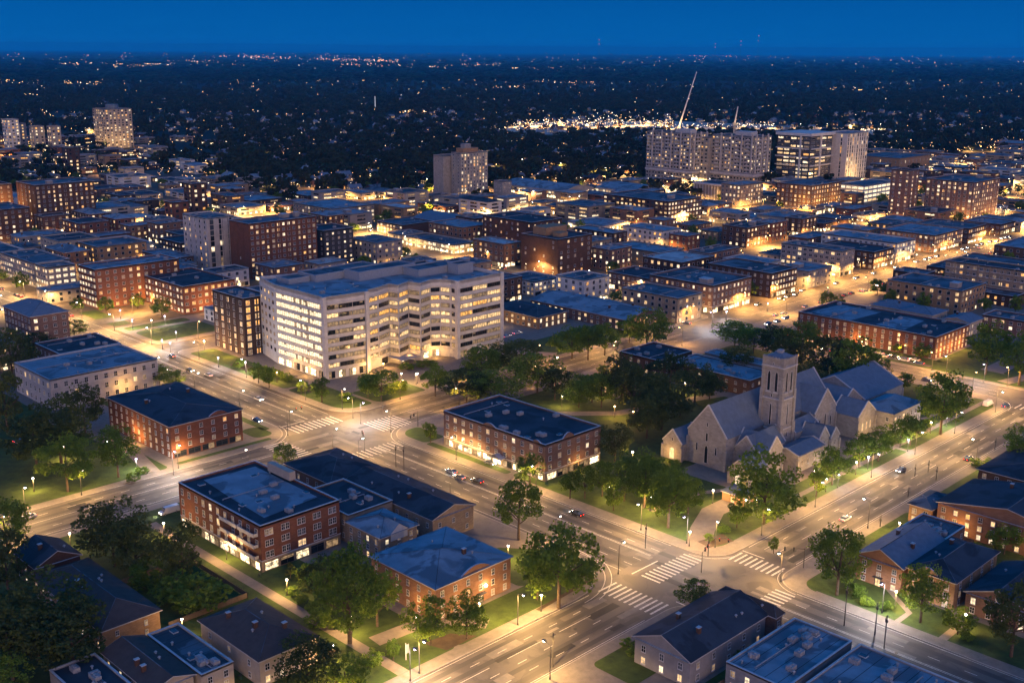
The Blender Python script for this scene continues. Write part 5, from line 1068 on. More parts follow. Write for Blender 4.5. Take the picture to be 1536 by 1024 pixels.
# ================================================================== vehicles
def car_parts(col, kind='car'):
    mt = {'white': plain('car_white', (.62, .62, .64), .25, 0, 1), 'silver': plain('car_silver', (.32, .33, .35), .25, .5, 1), 'black': plain('car_black', (.02, .022, .026), .2, 0, 1),
          'blue': plain('car_blue', (.03, .06, .16), .2, 0, 1), 'red': plain('car_red', (.22, .02, .015), .2, 0, 1)}[col]
    L_, W_ = (4.6, 1.82) if kind == 'car' else ((6.2, 2.1) if kind == 'van' else (11, 2.5))
    if kind == 'car':
        low = [(-2.3, .35), (2.3, .35), (2.3, .62), (2.15, .8), (1.0, .92), (-1.75, .98), (-2.25, .9), (-2.3, .6)]; cab = [(1.0, .92), (.35, 1.42), (-1.0, 1.45), (-1.75, .98)]
    else:
        k = L_ / 2; hh = 2.3 if kind == 'van' else 3.0
        low = [(-k, .4), (k, .4), (k, .9), (k - .5, 1.15), (k - .9, 1.2), (-k, 1.2)]; cab = [(k - .9, 1.2), (k - 1.5, hh), (-k + .05, hh), (-k, 1.2)]
    b = MB(); n = len(low); y = W_ / 2
    b.poly([(p[0], -y, p[1]) for p in low]); b.poly([(p[0], y, p[1]) for p in low][::-1])
    for i in range(n): p, q = low[i], low[(i + 1) % n]; b.quad((p[0], y, p[1]), (q[0], y, q[1]), (q[0], -y, q[1]), (p[0], -y, p[1]))
    yc = y * .8; top = [cab[1], cab[2]]
    b.poly([(cab[1][0], yc, cab[1][1]), (cab[2][0], yc, cab[2][1]), (cab[2][0], -yc, cab[2][1]), (cab[1][0], -yc, cab[1][1])][::-1])
    parts = [('body', b.mesh('body', [mt]), (0, 0, 0))]
    g = MB()
    for sgn in (-1, 1):
        q = [(cab[0][0], sgn * y * .97, cab[0][1]), (cab[1][0], sgn * yc, cab[1][1]), (cab[2][0], sgn * yc, cab[2][1]), (cab[3][0], sgn * y * .97, cab[3][1])]
        g.poly(q if sgn < 0 else q[::-1], 0 if kind == 'car' else 1)
    g.quad((cab[0][0], -y * .97, cab[0][1]), (cab[0][0], y * .97, cab[0][1]), (cab[1][0], yc, cab[1][1]), (cab[1][0], -yc, cab[1][1])); g.quad((cab[3][0], y * .97, cab[3][1]), (cab[3][0], -y * .97, cab[3][1]), (cab[2][0], -yc, cab[2][1]), (cab[2][0], yc, cab[2][1]), 0 if kind == 'car' else 1)
    parts.append(('windows', g.mesh('window', [GLASSB, mt]), (0, 0, 0)))
    wm = MB(); wm.tube((0, -.12, 0), (0, .12, 0), .34, .34, 12, 0); wm.tube((0, -.13, 0), (0, -.125, 0), .2, .2, 10, 1); wm.tube((0, .12, 0), (0, .13, 0), .2, .2, 10, 1); wme = wm.mesh('wheel', [plain('tyre', (.02, .02, .02), .9), METAL])
    for sx in (-.31, .31):
        for sy in (-1, 1): parts.append(('wheel', wme, (L_ * sx, sy * (y - .08), .34)))
    hm = MB(); hm.box(-.05, -.18, -.09, .05, .18, .09); hme = hm.mesh('headlight', [HEADW]); tm = MB(); tm.box(-.05, -.16, -.08, .05, .16, .08); tme = tm.mesh('tail_light', [glow('tail_glow', (1, .03, .01), 5, .1)])
    hz = .66 if kind == 'car' else .8
    for sy in (-.62, .62): parts.append(('headlight', hme, (L_ / 2, sy, hz))); parts.append(('tail_light', tme, (-L_ / 2, sy, hz + .1)))
    return parts
CP = {}
def car(x, y, rz, col='white', kind='car', label=None, on=True, z=0.06):
    if (col, kind) not in CP: CP[(col, kind)] = car_parts(col, kind)
    root = ob({'car': 'car', 'van': 'van', 'truck': 'truck'}[kind], None, None, (x, y, z), rad(rz)); tag(root, label or (col + ' ' + ('parked ' if not on else 'moving ') + kind), kind, 'vehicles on the streets', auto=label is None)
    for nm, me, loc in CP[(col, kind)]: ob('window' if nm == 'windows' else nm, me, root, loc)
    if on and x + y < 560:
        l = bpy.data.lights.get('headlight_beam')
        if not l: l = bpy.data.lights.new('headlight_beam', 'SPOT'); l.energy = 900; l.spot_size = rad(70); l.color = (1, .9, .75); l.shadow_soft_size = .1
        b = ob('headlight_beam', l, root, ({'car': 2.45, 'van': 3.25, 'truck': 5.6}[kind], 0, .8)); b.rotation_euler = (0, rad(-80), 0)
    return root
def cpx(px, py, rz, *a, **k): p = G(px, py, .3); return car(p.x, p.y, rz, *a, **k)
cpx(388, 599, -90, 'white', label='white car driving past the white office block on the main street')
cpx(689, 716, 90, 'silver', label='silver car driving beside the mauve brick block')
cpx(716, 722, 90, 'black', label='black car following the silver car on the main street', on=False)
cpx(386, 631, -90, 'blue', label='dark blue car waiting at the red brick block corner', on=False)
cpx(1482, 607, 0, 'white', 'van', label='white van with dark windows at the far crossing'); cpx(1508, 609, 0, 'blue', 'car', label='dark car behind the white van at the far crossing')
cpx(1452, 602, 0, 'white', label='white car half hidden by the big tree at the far crossing')
cpx(254, 768, 180, 'white', 'van', label='white van glowing beside the balconied brick block')
for (px, py, a, c) in ((1318, 530, 90, 'white'), (1340, 535, 90, 'black'), (1354, 538, 90, 'silver'), (1300, 526, 90, 'white'), (1372, 540, 90, 'white')): cpx(px, py, a, c, on=False)
for (px, py, a, c) in ((50, 452, -90, 'white'), (62, 456, -90, 'silver'), (70, 460, -90, 'white'), (1296, 437, 0, 'white'), (1318, 428, 180, 'silver'), (1166, 482, 180, 'silver'), (1178, 477, 180, 'white'), (1152, 486, 180, 'blue'), (1204, 436, 180, 'silver'), (1240, 438, 0, 'white'),
                       (1360, 418, 0, 'white'), (1400, 398, 180, 'white'), (1424, 392, 0, 'silver'), (1450, 378, 180, 'white'), (1470, 372, 0, 'white'), (1495, 362, 180, 'white'), (1030, 485, 90, 'silver'), (980, 468, 90, 'white'), (905, 442, -90, 'white'), (940, 452, 90, 'silver'),
                       (285, 556, -90, 'black'), (760, 505, 0, 'white'), (775, 500, 0, 'white'), (860, 424, 90, 'white'), (150, 452, -90, 'white'), (14, 410, -90, 'white'), (30, 662, 0, 'silver'), (735, 695, -90, 'silver')): cpx(px, py, a, c)
rc_ = random.Random(31)
def park(ax, c, t0, t1, rz, n):
    for _ in range(n):
        t = t0 + (t1 - t0) * rc_.random(); col = rc_.choice(('white', 'black', 'silver', 'blue', 'red', 'silver', 'black'))
        if not all(abs(t - u) > 5.5 for u in PK.setdefault((ax, c), [])): continue
        PK[(ax, c)].append(t); car(t if ax == 'x' else c, c if ax == 'x' else t, rz, col, on=False)
PK = {}
park('x', 319.6, 520, 900, 0, 30); park('x', 341.4, 530, 900, 180, 40); park('y', 499, 350, 620, -90, 14); park('y', 511, 360, 620, 90, 14); park('y', 224.6, 510, 760, -90, 14); park('y', 245.4, 560, 800, 90, 16)
park('y', 488.5, 216, 296, 90, 12); park('x', 515, 298, 336, 0, 6); park('x', 522, 298, 336, 180, 6); park('x', 448.5, 540, 800, 0, 12); park('x', 433, 540, 800, 180, 10); park('x', 553, 530, 800, 0, 12)
for x in XR[:3]: park('y', x - 4.6, 350, 800, -90, 16)
for (x, y, a) in ((239, 268, 90), (243, 214, 90), (230.5, 120, -90), (300, 153.5, 0), (352, 161, 180), (380, 149.6, 0), (150, 163.5, 0), (120, 330, 180), (340, 334, 180), (410, 322, 0), (478, 262, 90), (465, 205, -90), (240, 430, 90), (230, 452, -90), (244, 470, 90)): car(x, y, a, rc_.choice(('silver', 'white', 'black')))
m = MB(); m.tube((0, 0, 0), (0, 0, .02), .42, .42, 14); MH = m.mesh('manhole_cover', [plain('cast_iron', (.035, .033, .03), .5, .5)])
for (x, y) in ((230, 150), (238.5, 190), (234, 232), (229.6, 275), (240, 300), (233, 330), (238, 372), (280, 156), (330, 153.6), (372, 160), (190, 167), (150, 170), (180, 322), (130, 328), (237, 105)):
    tag(ob('manhole_cover', MH, None, (x, y, .034)), 'round iron manhole cover', 'manhole cover', 'manhole covers in the road', auto=True)
# ================================================================== traffic signals and poles
def signal(px, py, rz, label, h=6.2, arm=5.5):
    p = G(px, py); root = ob('traffic_signal', None, None, (p.x, p.y, .05), rad(rz)); tag(root, label, 'traffic light', 'traffic signals at the crossings')
    m = MB(); m.tube((0, 0, 0), (0, 0, h), .14, .09, 7); mk('pole', m, [POLE], root); m = MB(); m.tube((0, 0, h - .4), (arm, 0, h), .08, .05, 6); mk('arm', m, [POLE], root)
    for u in (arm * .55, arm):
        m = MB(); m.box(u - .2, -.2, h - 1.1, u + .2, .2, h + .1); hd = mk('signal_head', m, [plain('signal_black', (.02, .02, .02), .6)], root)
        m = MB(); m.ball((u, -.22, h - .18), .11, 0); mk('signal_lens', m, [glow('signal_red', (1, .08, .03), 2, .05)], hd)
for a in ((435, 637, 0, 'traffic signal on the left kerb of the first crossing'), (627, 640, 200, 'traffic signal in front of the office lawn with a lit head'), (547, 678, 60, 'traffic signal beside the dark hip-roofed hall'),
          (1205, 852, 130, 'traffic signal at the street corner opposite the grey gabled house'), (1052, 858, 20, 'traffic signal on the lower crossing beside the single round tree'), (1062, 834, -60, 'traffic signal at the church block corner'), (1315, 578, 160, 'dark signal pole on the far street behind the church')): signal(*a)
def upole(px, py, h, label):
    p = G(px, py); root = ob('utility_pole', None, None, (p.x, p.y, 0)); tag(root, label, 'pole', 'bare poles along the kerbs')
    m = MB(); m.tube((0, 0, 0), (0, 0, h), .17, .11, 7); mk('pole', m, [POLE], root); m = MB(); m.box(-.9, -.06, h - .8, .9, .06, h - .66); m.box(-.12, -.3, h - 2, .12, .3, h - 1.3); mk('cross_arm', m, [POLE], root)
for a in ((594, 700, 8, 'bare dark pole between the dark hall roof and the main street'), (606, 706, 9, 'taller bare pole beside the main street'), (1266, 938, 11, 'tall slim pole on the pavement left of the lit lamp'), (1312, 952, 9, 'slim dark pole in the lower right street'), (1326, 972, 9, 'dark pole nearest the wide blue flat roof'),
          (968, 822, 8, 'leaning grey pole in the road left of the church corner'), (1372, 714, 4.5, 'short dark pole on the pavement of the church street'), (1392, 708, 4.5, 'second short dark pole on the church street'), (1404, 720, 5, 'short dark post opposite the church trees'), (1320, 790, 4, 'short post near the street edge'), (1362, 745, 3.5, 'short post beside the low brick house'), (1492, 675, 5, 'dark post in front of the right edge tree'), (829, 1000, 9, 'grey pole on the lower street kerb')): upole(*a)
def fence(label, pts, h=1.6, mat='wood'):
    root = ob('fence', None, None, (*pts[0], .15)); tag(root, label, 'fence', 'garden fences'); m = MB(); pm = MB(); P0 = Vector(pts[0])
    for a, b in zip(pts[:-1], pts[1:]):
        a = Vector(a) - P0; b = Vector(b) - P0; d = b - a; n = max(1, int(d.length / 2.4)); e = d.normalized(); k = Vector((-e.y, e.x)) * .03
        m.quad((*(a + k), .15), (*(b + k), .15), (*(b + k), h), (*(a + k), h)); m.quad((*(b - k), .15), (*(a - k), .15), (*(a - k), h), (*(b - k), h)); m.quad((*(a - k), h), (*(b - k), h), (*(b + k), h), (*(a + k), h))
        for i in range(n + 1): q = a + d * (i / n); pm.box(q.x - .07, q.y - .07, 0, q.x + .07, q.y + .07, h + .12)
    mk('fence_panel', m, [surf('fence_wood', (.2, .15, .1), (.11, .08, .055), 1.5, .9)], root); mk('fence_post', pm, [surf('fence_wood', (.2, .15, .1))], root)
fence('wooden fence behind the cream hip-roofed house', [(136, 199), (140, 199), (140, 226), (118, 226)]); fence('wooden fence between the long brown hipped house and the lawn path', [(117.5, 238), (140, 238), (140, 268), (118, 268)])
fence('low fence along the yard of the grey gabled house', [(187, 128), (187, 126.3), (221, 126.3)], 1.2); fence('fence between the gabled brick house and the large gabled orange house', [(308, 118), (311, 118), (311, 134)]); fence('fence behind the mauve brick house with the round window', [(294.5, 86), (300, 86), (300, 103), (295, 103)])
def bin_(x, y, label):
    root = ob('wheeled_bin', None, None, (x, y, .17)); tag(root, label, 'bin', 'wheeled bins'); m = MB(); m.box(-.3, -.35, .08, .3, .35, 1.0); mk('bin_body', m, [plain('bin_green', (.02, .05, .03), .5)], root); m = MB(); m.box(-.33, -.38, 1.0, .33, .4, 1.08); mk('lid', m, [plain('bin_lid', (.015, .02, .018), .5)], root)
for x, y, l in ((186.5, 133, 'dark green bin at the front of the grey gabled house'), (117.5, 205, 'dark green bin beside the cream hip-roofed house'), (264.6, 117.6, 'dark green bin between the two brick houses'), (165.5, 222, 'dark green bin at the corner of the orange brick house'), (254.5, 238, 'dark green bin beside the mauve brick block'), (149, 246, 'dark green bin at the corner of the balconied brick block')): bin_(x, y, l)
# ================================================================== street lamps read from the photograph: (head x, head y, kind, glow)
def lpx(px, py, kind='tall', c='w', rz=0, power=None, label=None):
    h = 9.1 if kind == 'tall' else 4.75; q = G(px, py, h)
    if kind == 'tall': q.x -= 2 * math.cos(rad(rz)); q.y -= 2 * math.sin(rad(rz))
    return street_lamp(q.x, q.y, kind, c, rad(rz), power or (7500 if kind == 'tall' else 1900), label)
PT = 7500
for a in ((38, 731, 'tall', 'w', -90), (204, 688, 'low', 'v'), (262, 677, 'tall', 'v', -90), (545, 604, 'tall', 'v', -90), (517, 583, 'tall', 'w', -90), (914, 729, 'low', 'w'), (1026, 775, 'tall', 'v', 180), (1077, 782, 'tall', 'w', -135), (812, 892, 'low', 'w'), (623, 973, 'tall', 'v', -90, 3500),
          (1322, 875, 'tall', 'v', 180), (1421, 623, 'low', 'v'), (1397, 633, 'low', 'w'), (1303, 685, 'low', 'v'), (1285, 693, 'low', 'w'), (1363, 659, 'low', 'v'), (1258, 712, 'low', 'v'), (1240, 718, 'low', 'w'), (264, 498, 'low', 'v'), (255, 514, 'low', 'v'), (306, 511, 'low', 'w'), (243, 510, 'low', 'v'),
          (198, 480, 'low', 'v'), (227, 480, 'low', 'w'), (247, 474, 'low', 'v'), (180, 465, 'low', 'v'), (843, 594, 'low', 'w'), (836, 536, 'low', 'w'), (923, 512, 'low', 'w'), (1419, 534, 'tall', 'w', 180, 5000), (1476, 546, 'tall', 'v', 180, 4000), (1293, 512, 'low', 'o'), (1295, 519, 'low', 'o'), (327, 536, 'low', 'v'), (368, 543, 'low', 'v'),
          (415, 558, 'low', 'o'), (602, 560, 'low', 'w'), (626, 560, 'low', 'w'), (624, 561, 'low', 'w'), (748, 529, 'low', 'w'), (160, 662, 'low', 'w', 0, 500), (1035, 797, 'low', 'w'), (1070, 735, 'low', 'w'), (1186, 735, 'low', 'w', 0, 800), (950, 617, 'low', 'o', 0, 900), (922, 609, 'low', 'o'), (1136, 750, 'low', 'w', 0, 600),
          (575, 545, 'low', 'o'), (1455, 440, 'low', 'o'), (1372, 440, 'low', 'w'), (820, 448, 'low', 'w'), (740, 478, 'low', 'w'), (1066, 468, 'tall', 'v', 180), (1152, 455, 'low', 'w'), (950, 418, 'low', 'w'), (884, 429, 'tall', 'w', 180), (1090, 467, 'low', 'v'), (1048, 460, 'low', 'o')): lpx(*a)
def lamp_line(ax, c, t0, t1, step, off=0.0, colr='w', power=PT, face=0, z=0.15, rnd=3):  # rows of extra lamps, added to light the streets evenly
    rr_ = random.Random(int(c * 7 + t0)); t = t0
    while t <= t1:
        tt = t + rr_.uniform(-rnd, rnd)
        if ax == 'y': street_lamp(c, tt, 'tall', colr, rad(face), power, z=z)
        else: street_lamp(tt, c, 'tall', colr, rad(face), power, z=z)
        t += step
lamp_line('y', 248.6, 195, 300, 42, power=8500, face=180); lamp_line('y', 221.4, 205, 300, 46, power=7500, face=0)
lamp_line('y', 221.8, 372, 470, 36, power=8000, face=0); lamp_line('y', 250.5, 372, 470, 42, power=8000, face=180)
lamp_line('x', 178.3, 90, 200, 30, power=11000, face=-90); lamp_line('x', 155.4, 110, 200, 60, power=9000, face=90)
for (x, y, a) in ((250, 338, 180), (221, 311.5, 0), (220.5, 339, 0), (250.5, 315, 180), (221, 178.8, 0), (249.5, 145, 180)): street_lamp(x, y, 'tall', 'w', rad(a), 6500)  # corner lamps added to brighten the crossings
for (x, y, p_) in ((148.4, 204, 2600), (148.4, 232, 2600), (148.2, 262, 2600), (160, 193, 2200), (176, 187, 2200), (205, 206, 2200), (143, 288, 2000), (118, 232, 900), (137, 196, 1500), (290, 230, 2200), (270, 246, 2600), (262, 200, 2600), (282, 178, 2200), (320, 176, 1800), (345, 290, 2600), (378, 232, 2200), (372, 268, 2200), (120, 300, 1200), (100, 360, 2200), (130, 350, 2600), (150, 372, 2200), (110, 400, 1800), (258, 116, 2200), (259, 98, 2200), (300, 136, 1800)): street_lamp(x, y, 'low', 'w', 0, p_)  # low lamps added to light dark lawns and paths
lamp_line('x', 165.3, 270, 450, 34, power=7500, face=-90); lamp_line('x', 145.6, 300, 450, 75, power=7500, face=90)
lamp_line('x', 336.4, 70, 200, 34, power=6500, face=-90); lamp_line('x', 312.8, 110, 200, 80, power=6500, face=90)
lamp_line('x', 344.3, 280, 480, 40, power=8000, face=-90, colr='o'); lamp_line('x', 316.5, 285, 450, 50, power=7000, face=90, colr='o')
lamp_line('y', 482.3, 175, 310, 34, power=8500, face=180, colr='o'); lamp_line('y', 460.6, 180, 310, 44, power=6500, face=0, colr='o')
lamp_line('y', 248.2, 500, 1000, 38, power=20250, face=180, z=0); lamp_line('y', 221.8, 500, 900, 60, power=17550, face=0, z=0)
lamp_line('x', 345.2, 530, 1180, 34, power=17550, face=-90, colr='o', z=0); lamp_line('x', 316.0, 530, 900, 44, power=16200, face=90, colr='o', z=0)
lamp_line('y', 516, 360, 940, 44, power=17550, face=180, colr='w', z=0); lamp_line('x', 493.5, 270, 480, 42, power=9000, face=-90, colr='o', z=0)
for i, x in enumerate(XR): lamp_line('y', x + 7, 360 + 11 * i, 990, 66, power=22950, face=180, colr='ow'[i % 2], z=0)
for i, y in enumerate(YR): lamp_line('x', y + 7, (530 if y == 440 else 262) + 13 * i, 1250, 62, power=22950, face=-90, colr='oow'[i % 3], z=0)
# ================================================================== filled-in town blocks
rf_ = random.Random(21)
def near_name(x, y): return None
NB = [0]
def fill(x, y, w_, d_, far):
    NB[0] += 1; rr = rf_; h = rr.choice((7, 9, 11, 12, 14, 15, 16)) if not far else rr.choice((5, 6, 7, 8, 10, 13))
    wc = rr.choice(('brown', 'mauve', 'red', 'dark', 'beige', 'cream', 'grey', 'orange', 'white', 'tan')); fl = max(1, round(h / 3.6)); rc = rr.choice(('blue', 'mid', 'dark', 'blue', 'mid', 'white' if rr.random() < .35 else 'mid'))
    tone = rr.choice(('warm', 'warm', 'amber', 'white')); st = 'plain' if far else rr.choice(('plain', 'sash'))
    a = F(sp=11 if far else 4.4, ww=8 if far else 1.8, wh=1.3 if far else 1.8, lit=.26, style='band' if far else st, frame=DARKF if far else TRIM, ground='shop' if rr.random() < .5 else 'same', tone=tone, glit=.6)
    hp = w_ < 20 and rr.random() < .45
    words = {'blue': 'pale', 'mid': 'grey', 'dark': 'black', 'white': 'white'}[rc]
    building(f"{ {'mauve':'dull brown','tan':'tan','dark':'dark brick','red':'red brick','brown':'brown'}.get(wc, wc)} building with {words} roof", x, y, x + w_, y + d_, h, wc, fl, rc=rc, roof='hip' if hp else 'flat', rise=2.4, units=(0 if hp else 2) if far else 4, L=a, Rr=a, par=.5, cat='building', group='low flat-roofed town buildings', auto=True, name='town_building', trim=True, detail=1, big=1 if rr.random() < .4 and w_ > 16 and d_ > 16 else 0, reg=True)
TOWN = [(-60, 300), (200, 262), (330, 268), (480, 286), (700, 292), (960, 268), (1250, 268), (1560, 205), (1700, 300), (1600, 478), (1180, 478), (1000, 470), (420, 470), (180, 470), (60, 420), (-60, 470)]
gy = 346
cands = []
y = 346
while y < 1240:
    x = 250
    while x < 1500:
        cands.append((x, y)); x += 11
    y += 11
rf_.shuffle(cands)
cands.sort(key=lambda c: (c[0] + c[1]) // 90)
for (x, y) in cands:
    if NB[0] >= 285: break
    far = x + y > 1250
    w_ = rf_.choice((16, 22, 28, 34)); d_ = rf_.choice((16, 22, 30, 38))
    q = proj(x + w_ / 2, y + d_ / 2, 4)
    if not inpoly(q, TOWN) or not (-40 < q[0] < 1580): continue
    if not free(x, y, x + w_, y + d_): continue
    fill(x, y, w_, d_, far)
for (x0, y0, x1, y1) in ((600, 200, 640, 240), (600, 250, 636, 300), (660, 200, 690, 232), (100, 500, 190, 560), (700, 180, 760, 240), (780, 240, 850, 312), (860, 250, 900, 312)):
    if free(x0, y0, x1, y1): fill(x0, y0, x1 - x0 - 4, y1 - y0 - 6, False)
# commercial sheds at the right, and the left skyline cluster
for i in range(60):
    px, py = rf_.uniform(1290, 1560), rf_.uniform(222, 300); p = G(px, py); w_, d_ = rf_.uniform(18, 60), rf_.uniform(18, 50)
    if free(p.x, p.y, p.x + w_, p.y + d_): fill(p.x, p.y, w_, d_, True)
for i in range(90):
    px, py = rf_.uniform(-30, 330), rf_.uniform(205, 300); p = G(px, py); w_, d_ = rf_.uniform(14, 36), rf_.uniform(14, 36)
    if free(p.x, p.y, p.x + w_, p.y + d_): fill(p.x, p.y, w_, d_, True)
for (px, pt, pb, wpx, wc, lb) in ((15, 180, 232, 26, 'white', 'white office tower at the far left edge'), (32, 186, 228, 16, 'grey', 'slim grey tower in the far left cluster'), (54, 190, 232, 24, 'cream', 'cream tower in the far left cluster'), (80, 190, 232, 22, 'cream', 'cream tower with a rounded cap in the far left cluster'), (104, 222, 262, 28, 'dark', 'dark office block before the far left cluster'), (290, 275, 318, 38, 'brown', 'brown apartment block left of the pale three-storey office'), (262, 303, 345, 40, 'red', 'brick apartment block behind the pale tower')):
    p = G(px, pb); d = p.length; h = CAMH * (pb - pt) / (pb - 77) ; w_ = wpx * d / FPX * .62
    building(lb, p.x, p.y, p.x + w_, p.y + w_, h, wc, max(4, int(h / 4)), rc='mid', units=0, L=F(sp=4.6, ww=2.4, wh=2, lit=.5, style='plain', frame=DARKF), Rr=F(sp=4.6, ww=2.4, wh=2, lit=.5, style='plain', frame=DARKF), name='tower_block', detail=0)
# ================================================================== far houses, woods and lights
HM = []
for k, (wc, rc) in enumerate((('cream', 'slate'), ('brown', 'mid'), ('grey', 'blue'), ('orange', 'dark'))):
    m = MB(); m.prism([(-6, -4.5), (6, -4.5), (6, 4.5), (-6, 4.5)], 0, 5, 0, top=False); m.poly([(-6, 4.5, 5), (-6, -4.5, 5), (-6, 0, 8.3)], 0); m.poly([(6, -4.5, 5), (6, 4.5, 5), (6, 0, 8.3)], 0)
    m.quad((-6.5, -5.2, 4.7), (6.5, -5.2, 4.7), (6.5, 0, 8.5), (-6.5, 0, 8.5), 1); m.quad((6.5, 5.2, 4.7), (-6.5, 5.2, 4.7), (-6.5, 0, 8.5), (6.5, 0, 8.5), 1)
    m.box(2, 1, 6, 3, 2, 10, 0)
    for f in range(2):
        for u in (-4, -1.3, 1.3, 4):
            for s in (-1, 1): m.box(u - .5, s * 4.5 - .06, 1 + f * 2.5, u + .5, s * 4.5 + .06, 2.3 + f * 2.5, 2 if (u + f * 3 + k * 2) % 3 < 1.0 else 3)
        for u in (-2.3, 2.3): m.box(-6.06, u - .5, 1 + f * 2.5, -5.9, u + .5, 2.3 + f * 2.5, 2 if (f + k) % 2 else 3)
    HM.append(m.mesh('far_house', [wall(wc), ROOFS[rc], LWARM, GLASS]))
fh = []
rh = random.Random(77); HN = 0
hz = []
for i in range(9000):
    if len(hz) >= 900: break
    px, py = rh.uniform(-30, 1560), 150 + 150 * rh.random() ** .8
    if inpoly((px, py), TOWN) and py > 270: continue
    if px < 330 and 200 < py < 300 or px > 1280 and py > 222: continue
    p = G(px, py)
    if not free(p.x - 8, p.y - 8, p.x + 8, p.y + 8): continue
    OCC.append((p.x - 9, p.y - 9, p.x + 9, p.y + 9)); hz.append(p)
hz.sort(key=lambda p: p.length)
cnames = ('cream house with a slate roof', 'brown house with a grey roof', 'grey house with a pale roof', 'orange house with a dark roof')
rest = []
for i, p in enumerate(hz):
    k = rh.randrange(4); rz = rh.choice((0, math.pi / 2)) + rh.uniform(-.3, .3)
    if i < 240:
        o = ob('far_house', HM[k], None, (p.x, p.y, -.3), rz); o.scale = (rh.uniform(.9, 1.6),) * 2 + (rh.uniform(.9, 1.1),); tag(o, cnames[k], 'house', 'small houses among the far trees', auto=True)
    else: rest.append((HM[k], (p.x, p.y, -.3), rz))
ml = []
for me in HM:
    for m_ in me.materials:
        if m_ not in ml: ml.append(m_)
o = ob('distant_houses', merge_meshes('distant_houses', rest, ml)); tag(o, 'mass of tiny distant houses scattered through the woods', 'houses', kind='stuff')
# trees in the town and among the houses
tt = random.Random(5); nt_ = 0
for i in range(6000):
    if nt_ >= 140: break
    px, py = tt.uniform(-20, 1556), tt.uniform(262, 470); p = G(px, py)
    if not free(p.x - 3, p.y - 3, p.x + 3, p.y + 3): continue
    tree(p.x, p.y, tt.uniform(7, 12), tt.uniform(7, 11), tt.choice(('small', 'round', 'small')), z=0, low=.15); OCC.append((p.x - 4, p.y - 4, p.x + 4, p.y + 4)); nt_ += 1
FT = [crown_mesh(60 + i, 16, 22, .17) for i in range(4)]
FARLEAF = leafmat('leaf_far', (.02, .03, .012), (.055, .062, .024))
for c in FT: c.materials.append(FARLEAF)
# the far woods: one mass, crowns scattered over the terrain
rw = np.random.default_rng(4); pts = []
HWY = [(745, 196), (800, 184), (1010, 182), (1150, 188), (1330, 196), (1330, 203), (1000, 201), (760, 203)]
m = MB(); m.poly([(*G(a, b).to_tuple()[:2], .5) for a, b in HWY][::-1]); structure('highway', m, [surf('concrete_road', (.4, .37, .33), (.25, .23, .2), .02, .8, 6)])
occ_arr = np.array(OCC)
def scatter(n, y0, y1, powr, xr=(-60, 1596)):
    out = []
    px = rw.uniform(xr[0], xr[1], n); py = y0 + (y1 - y0) * rw.random(n) ** powr
    for a, b in zip(px, py):
        p = G(a, b)
        if inpoly((a, b), HWY) or inpoly((a, b), TOWN) and rw.random() > .12: continue
        if ((a < 330 and b > 200) or (a > 1270 and b > 232)) and rw.random() > .16: continue
        if inpoly((a, b), [(-60, 470), (-60, 330), (1600, 330), (1600, 470)]): continue
        if np.any((p.x > occ_arr[:, 0] - 4) & (p.x < occ_arr[:, 2] + 2) & (p.y > occ_arr[:, 1] - 2) & (p.y < occ_arr[:, 3] + 2)): continue
        out.append(p)
    return out
pts = scatter(9000, 165, 305, .75) + scatter(7000, 118, 170, .8)
def gn_scatter(name, pts, meshes, smin, smax, label, cat, seed):
    col = bpy.data.collections.new(name + '_source')
    for i, me in enumerate(meshes): col.objects.link(bpy.data.objects.new('tree_source', me))
    me = bpy.data.meshes.new(name); me.from_pydata([tuple(p) for p in pts], [], []); o = ob(name, me); tag(o, label, cat, kind='stuff')
    g = bpy.data.node_groups.new(name, 'GeometryNodeTree'); g.interface.new_socket('Geometry', in_out='INPUT', socket_type='NodeSocketGeometry'); g.interface.new_socket('Geometry', in_out='OUTPUT', socket_type='NodeSocketGeometry')
    N = g.nodes; L = g.links; gi = N.new('NodeGroupInput'); go = N.new('NodeGroupOutput'); ip = N.new('GeometryNodeInstanceOnPoints'); ci = N.new('GeometryNodeCollectionInfo')
    ci.inputs[0].default_value = col; ci.inputs['Separate Children'].default_value = True; ci.inputs['Reset Children'].default_value = True
    rv = N.new('FunctionNodeRandomValue'); rv.data_type = 'FLOAT_VECTOR'; rv.inputs[0].default_value = smin; rv.inputs[1].default_value = smax; rv.inputs['Seed'].default_value = seed
    rr2 = N.new('FunctionNodeRandomValue'); rr2.data_type = 'FLOAT_VECTOR'; rr2.inputs[0].default_value = (0, 0, 0); rr2.inputs[1].default_value = (.15, .15, 6.28); rr2.inputs['Seed'].default_value = seed + 1
    L.new(gi.outputs[0], ip.inputs['Points']); L.new(ci.outputs[0], ip.inputs['Instance']); ip.inputs['Pick Instance'].default_value = True
    L.new(rv.outputs[0], ip.inputs['Scale']); L.new(rr2.outputs[0], ip.inputs['Rotation']); L.new(ip.outputs[0], go.inputs[0])
    md = o.modifiers.new('scatter', 'NODES'); md.node_group = g; return o
gn_scatter('distant_woods', pts, FT, (6, 6, 9), (11, 11, 17), 'dark wooded suburbs stretching to the horizon', 'woods', 3)
# far terrain canopy: low rough blobs to the horizon
pts2 = [G(a, b) for a, b in zip(rw.uniform(-60, 1596, 6000), 86 + 36 * rw.random(6000) ** .7)]
gn_scatter('horizon_woods', pts2, FT[:2], (25, 25, 9), (70, 70, 20), 'flat dark tree cover close to the horizon', 'woods', 8)
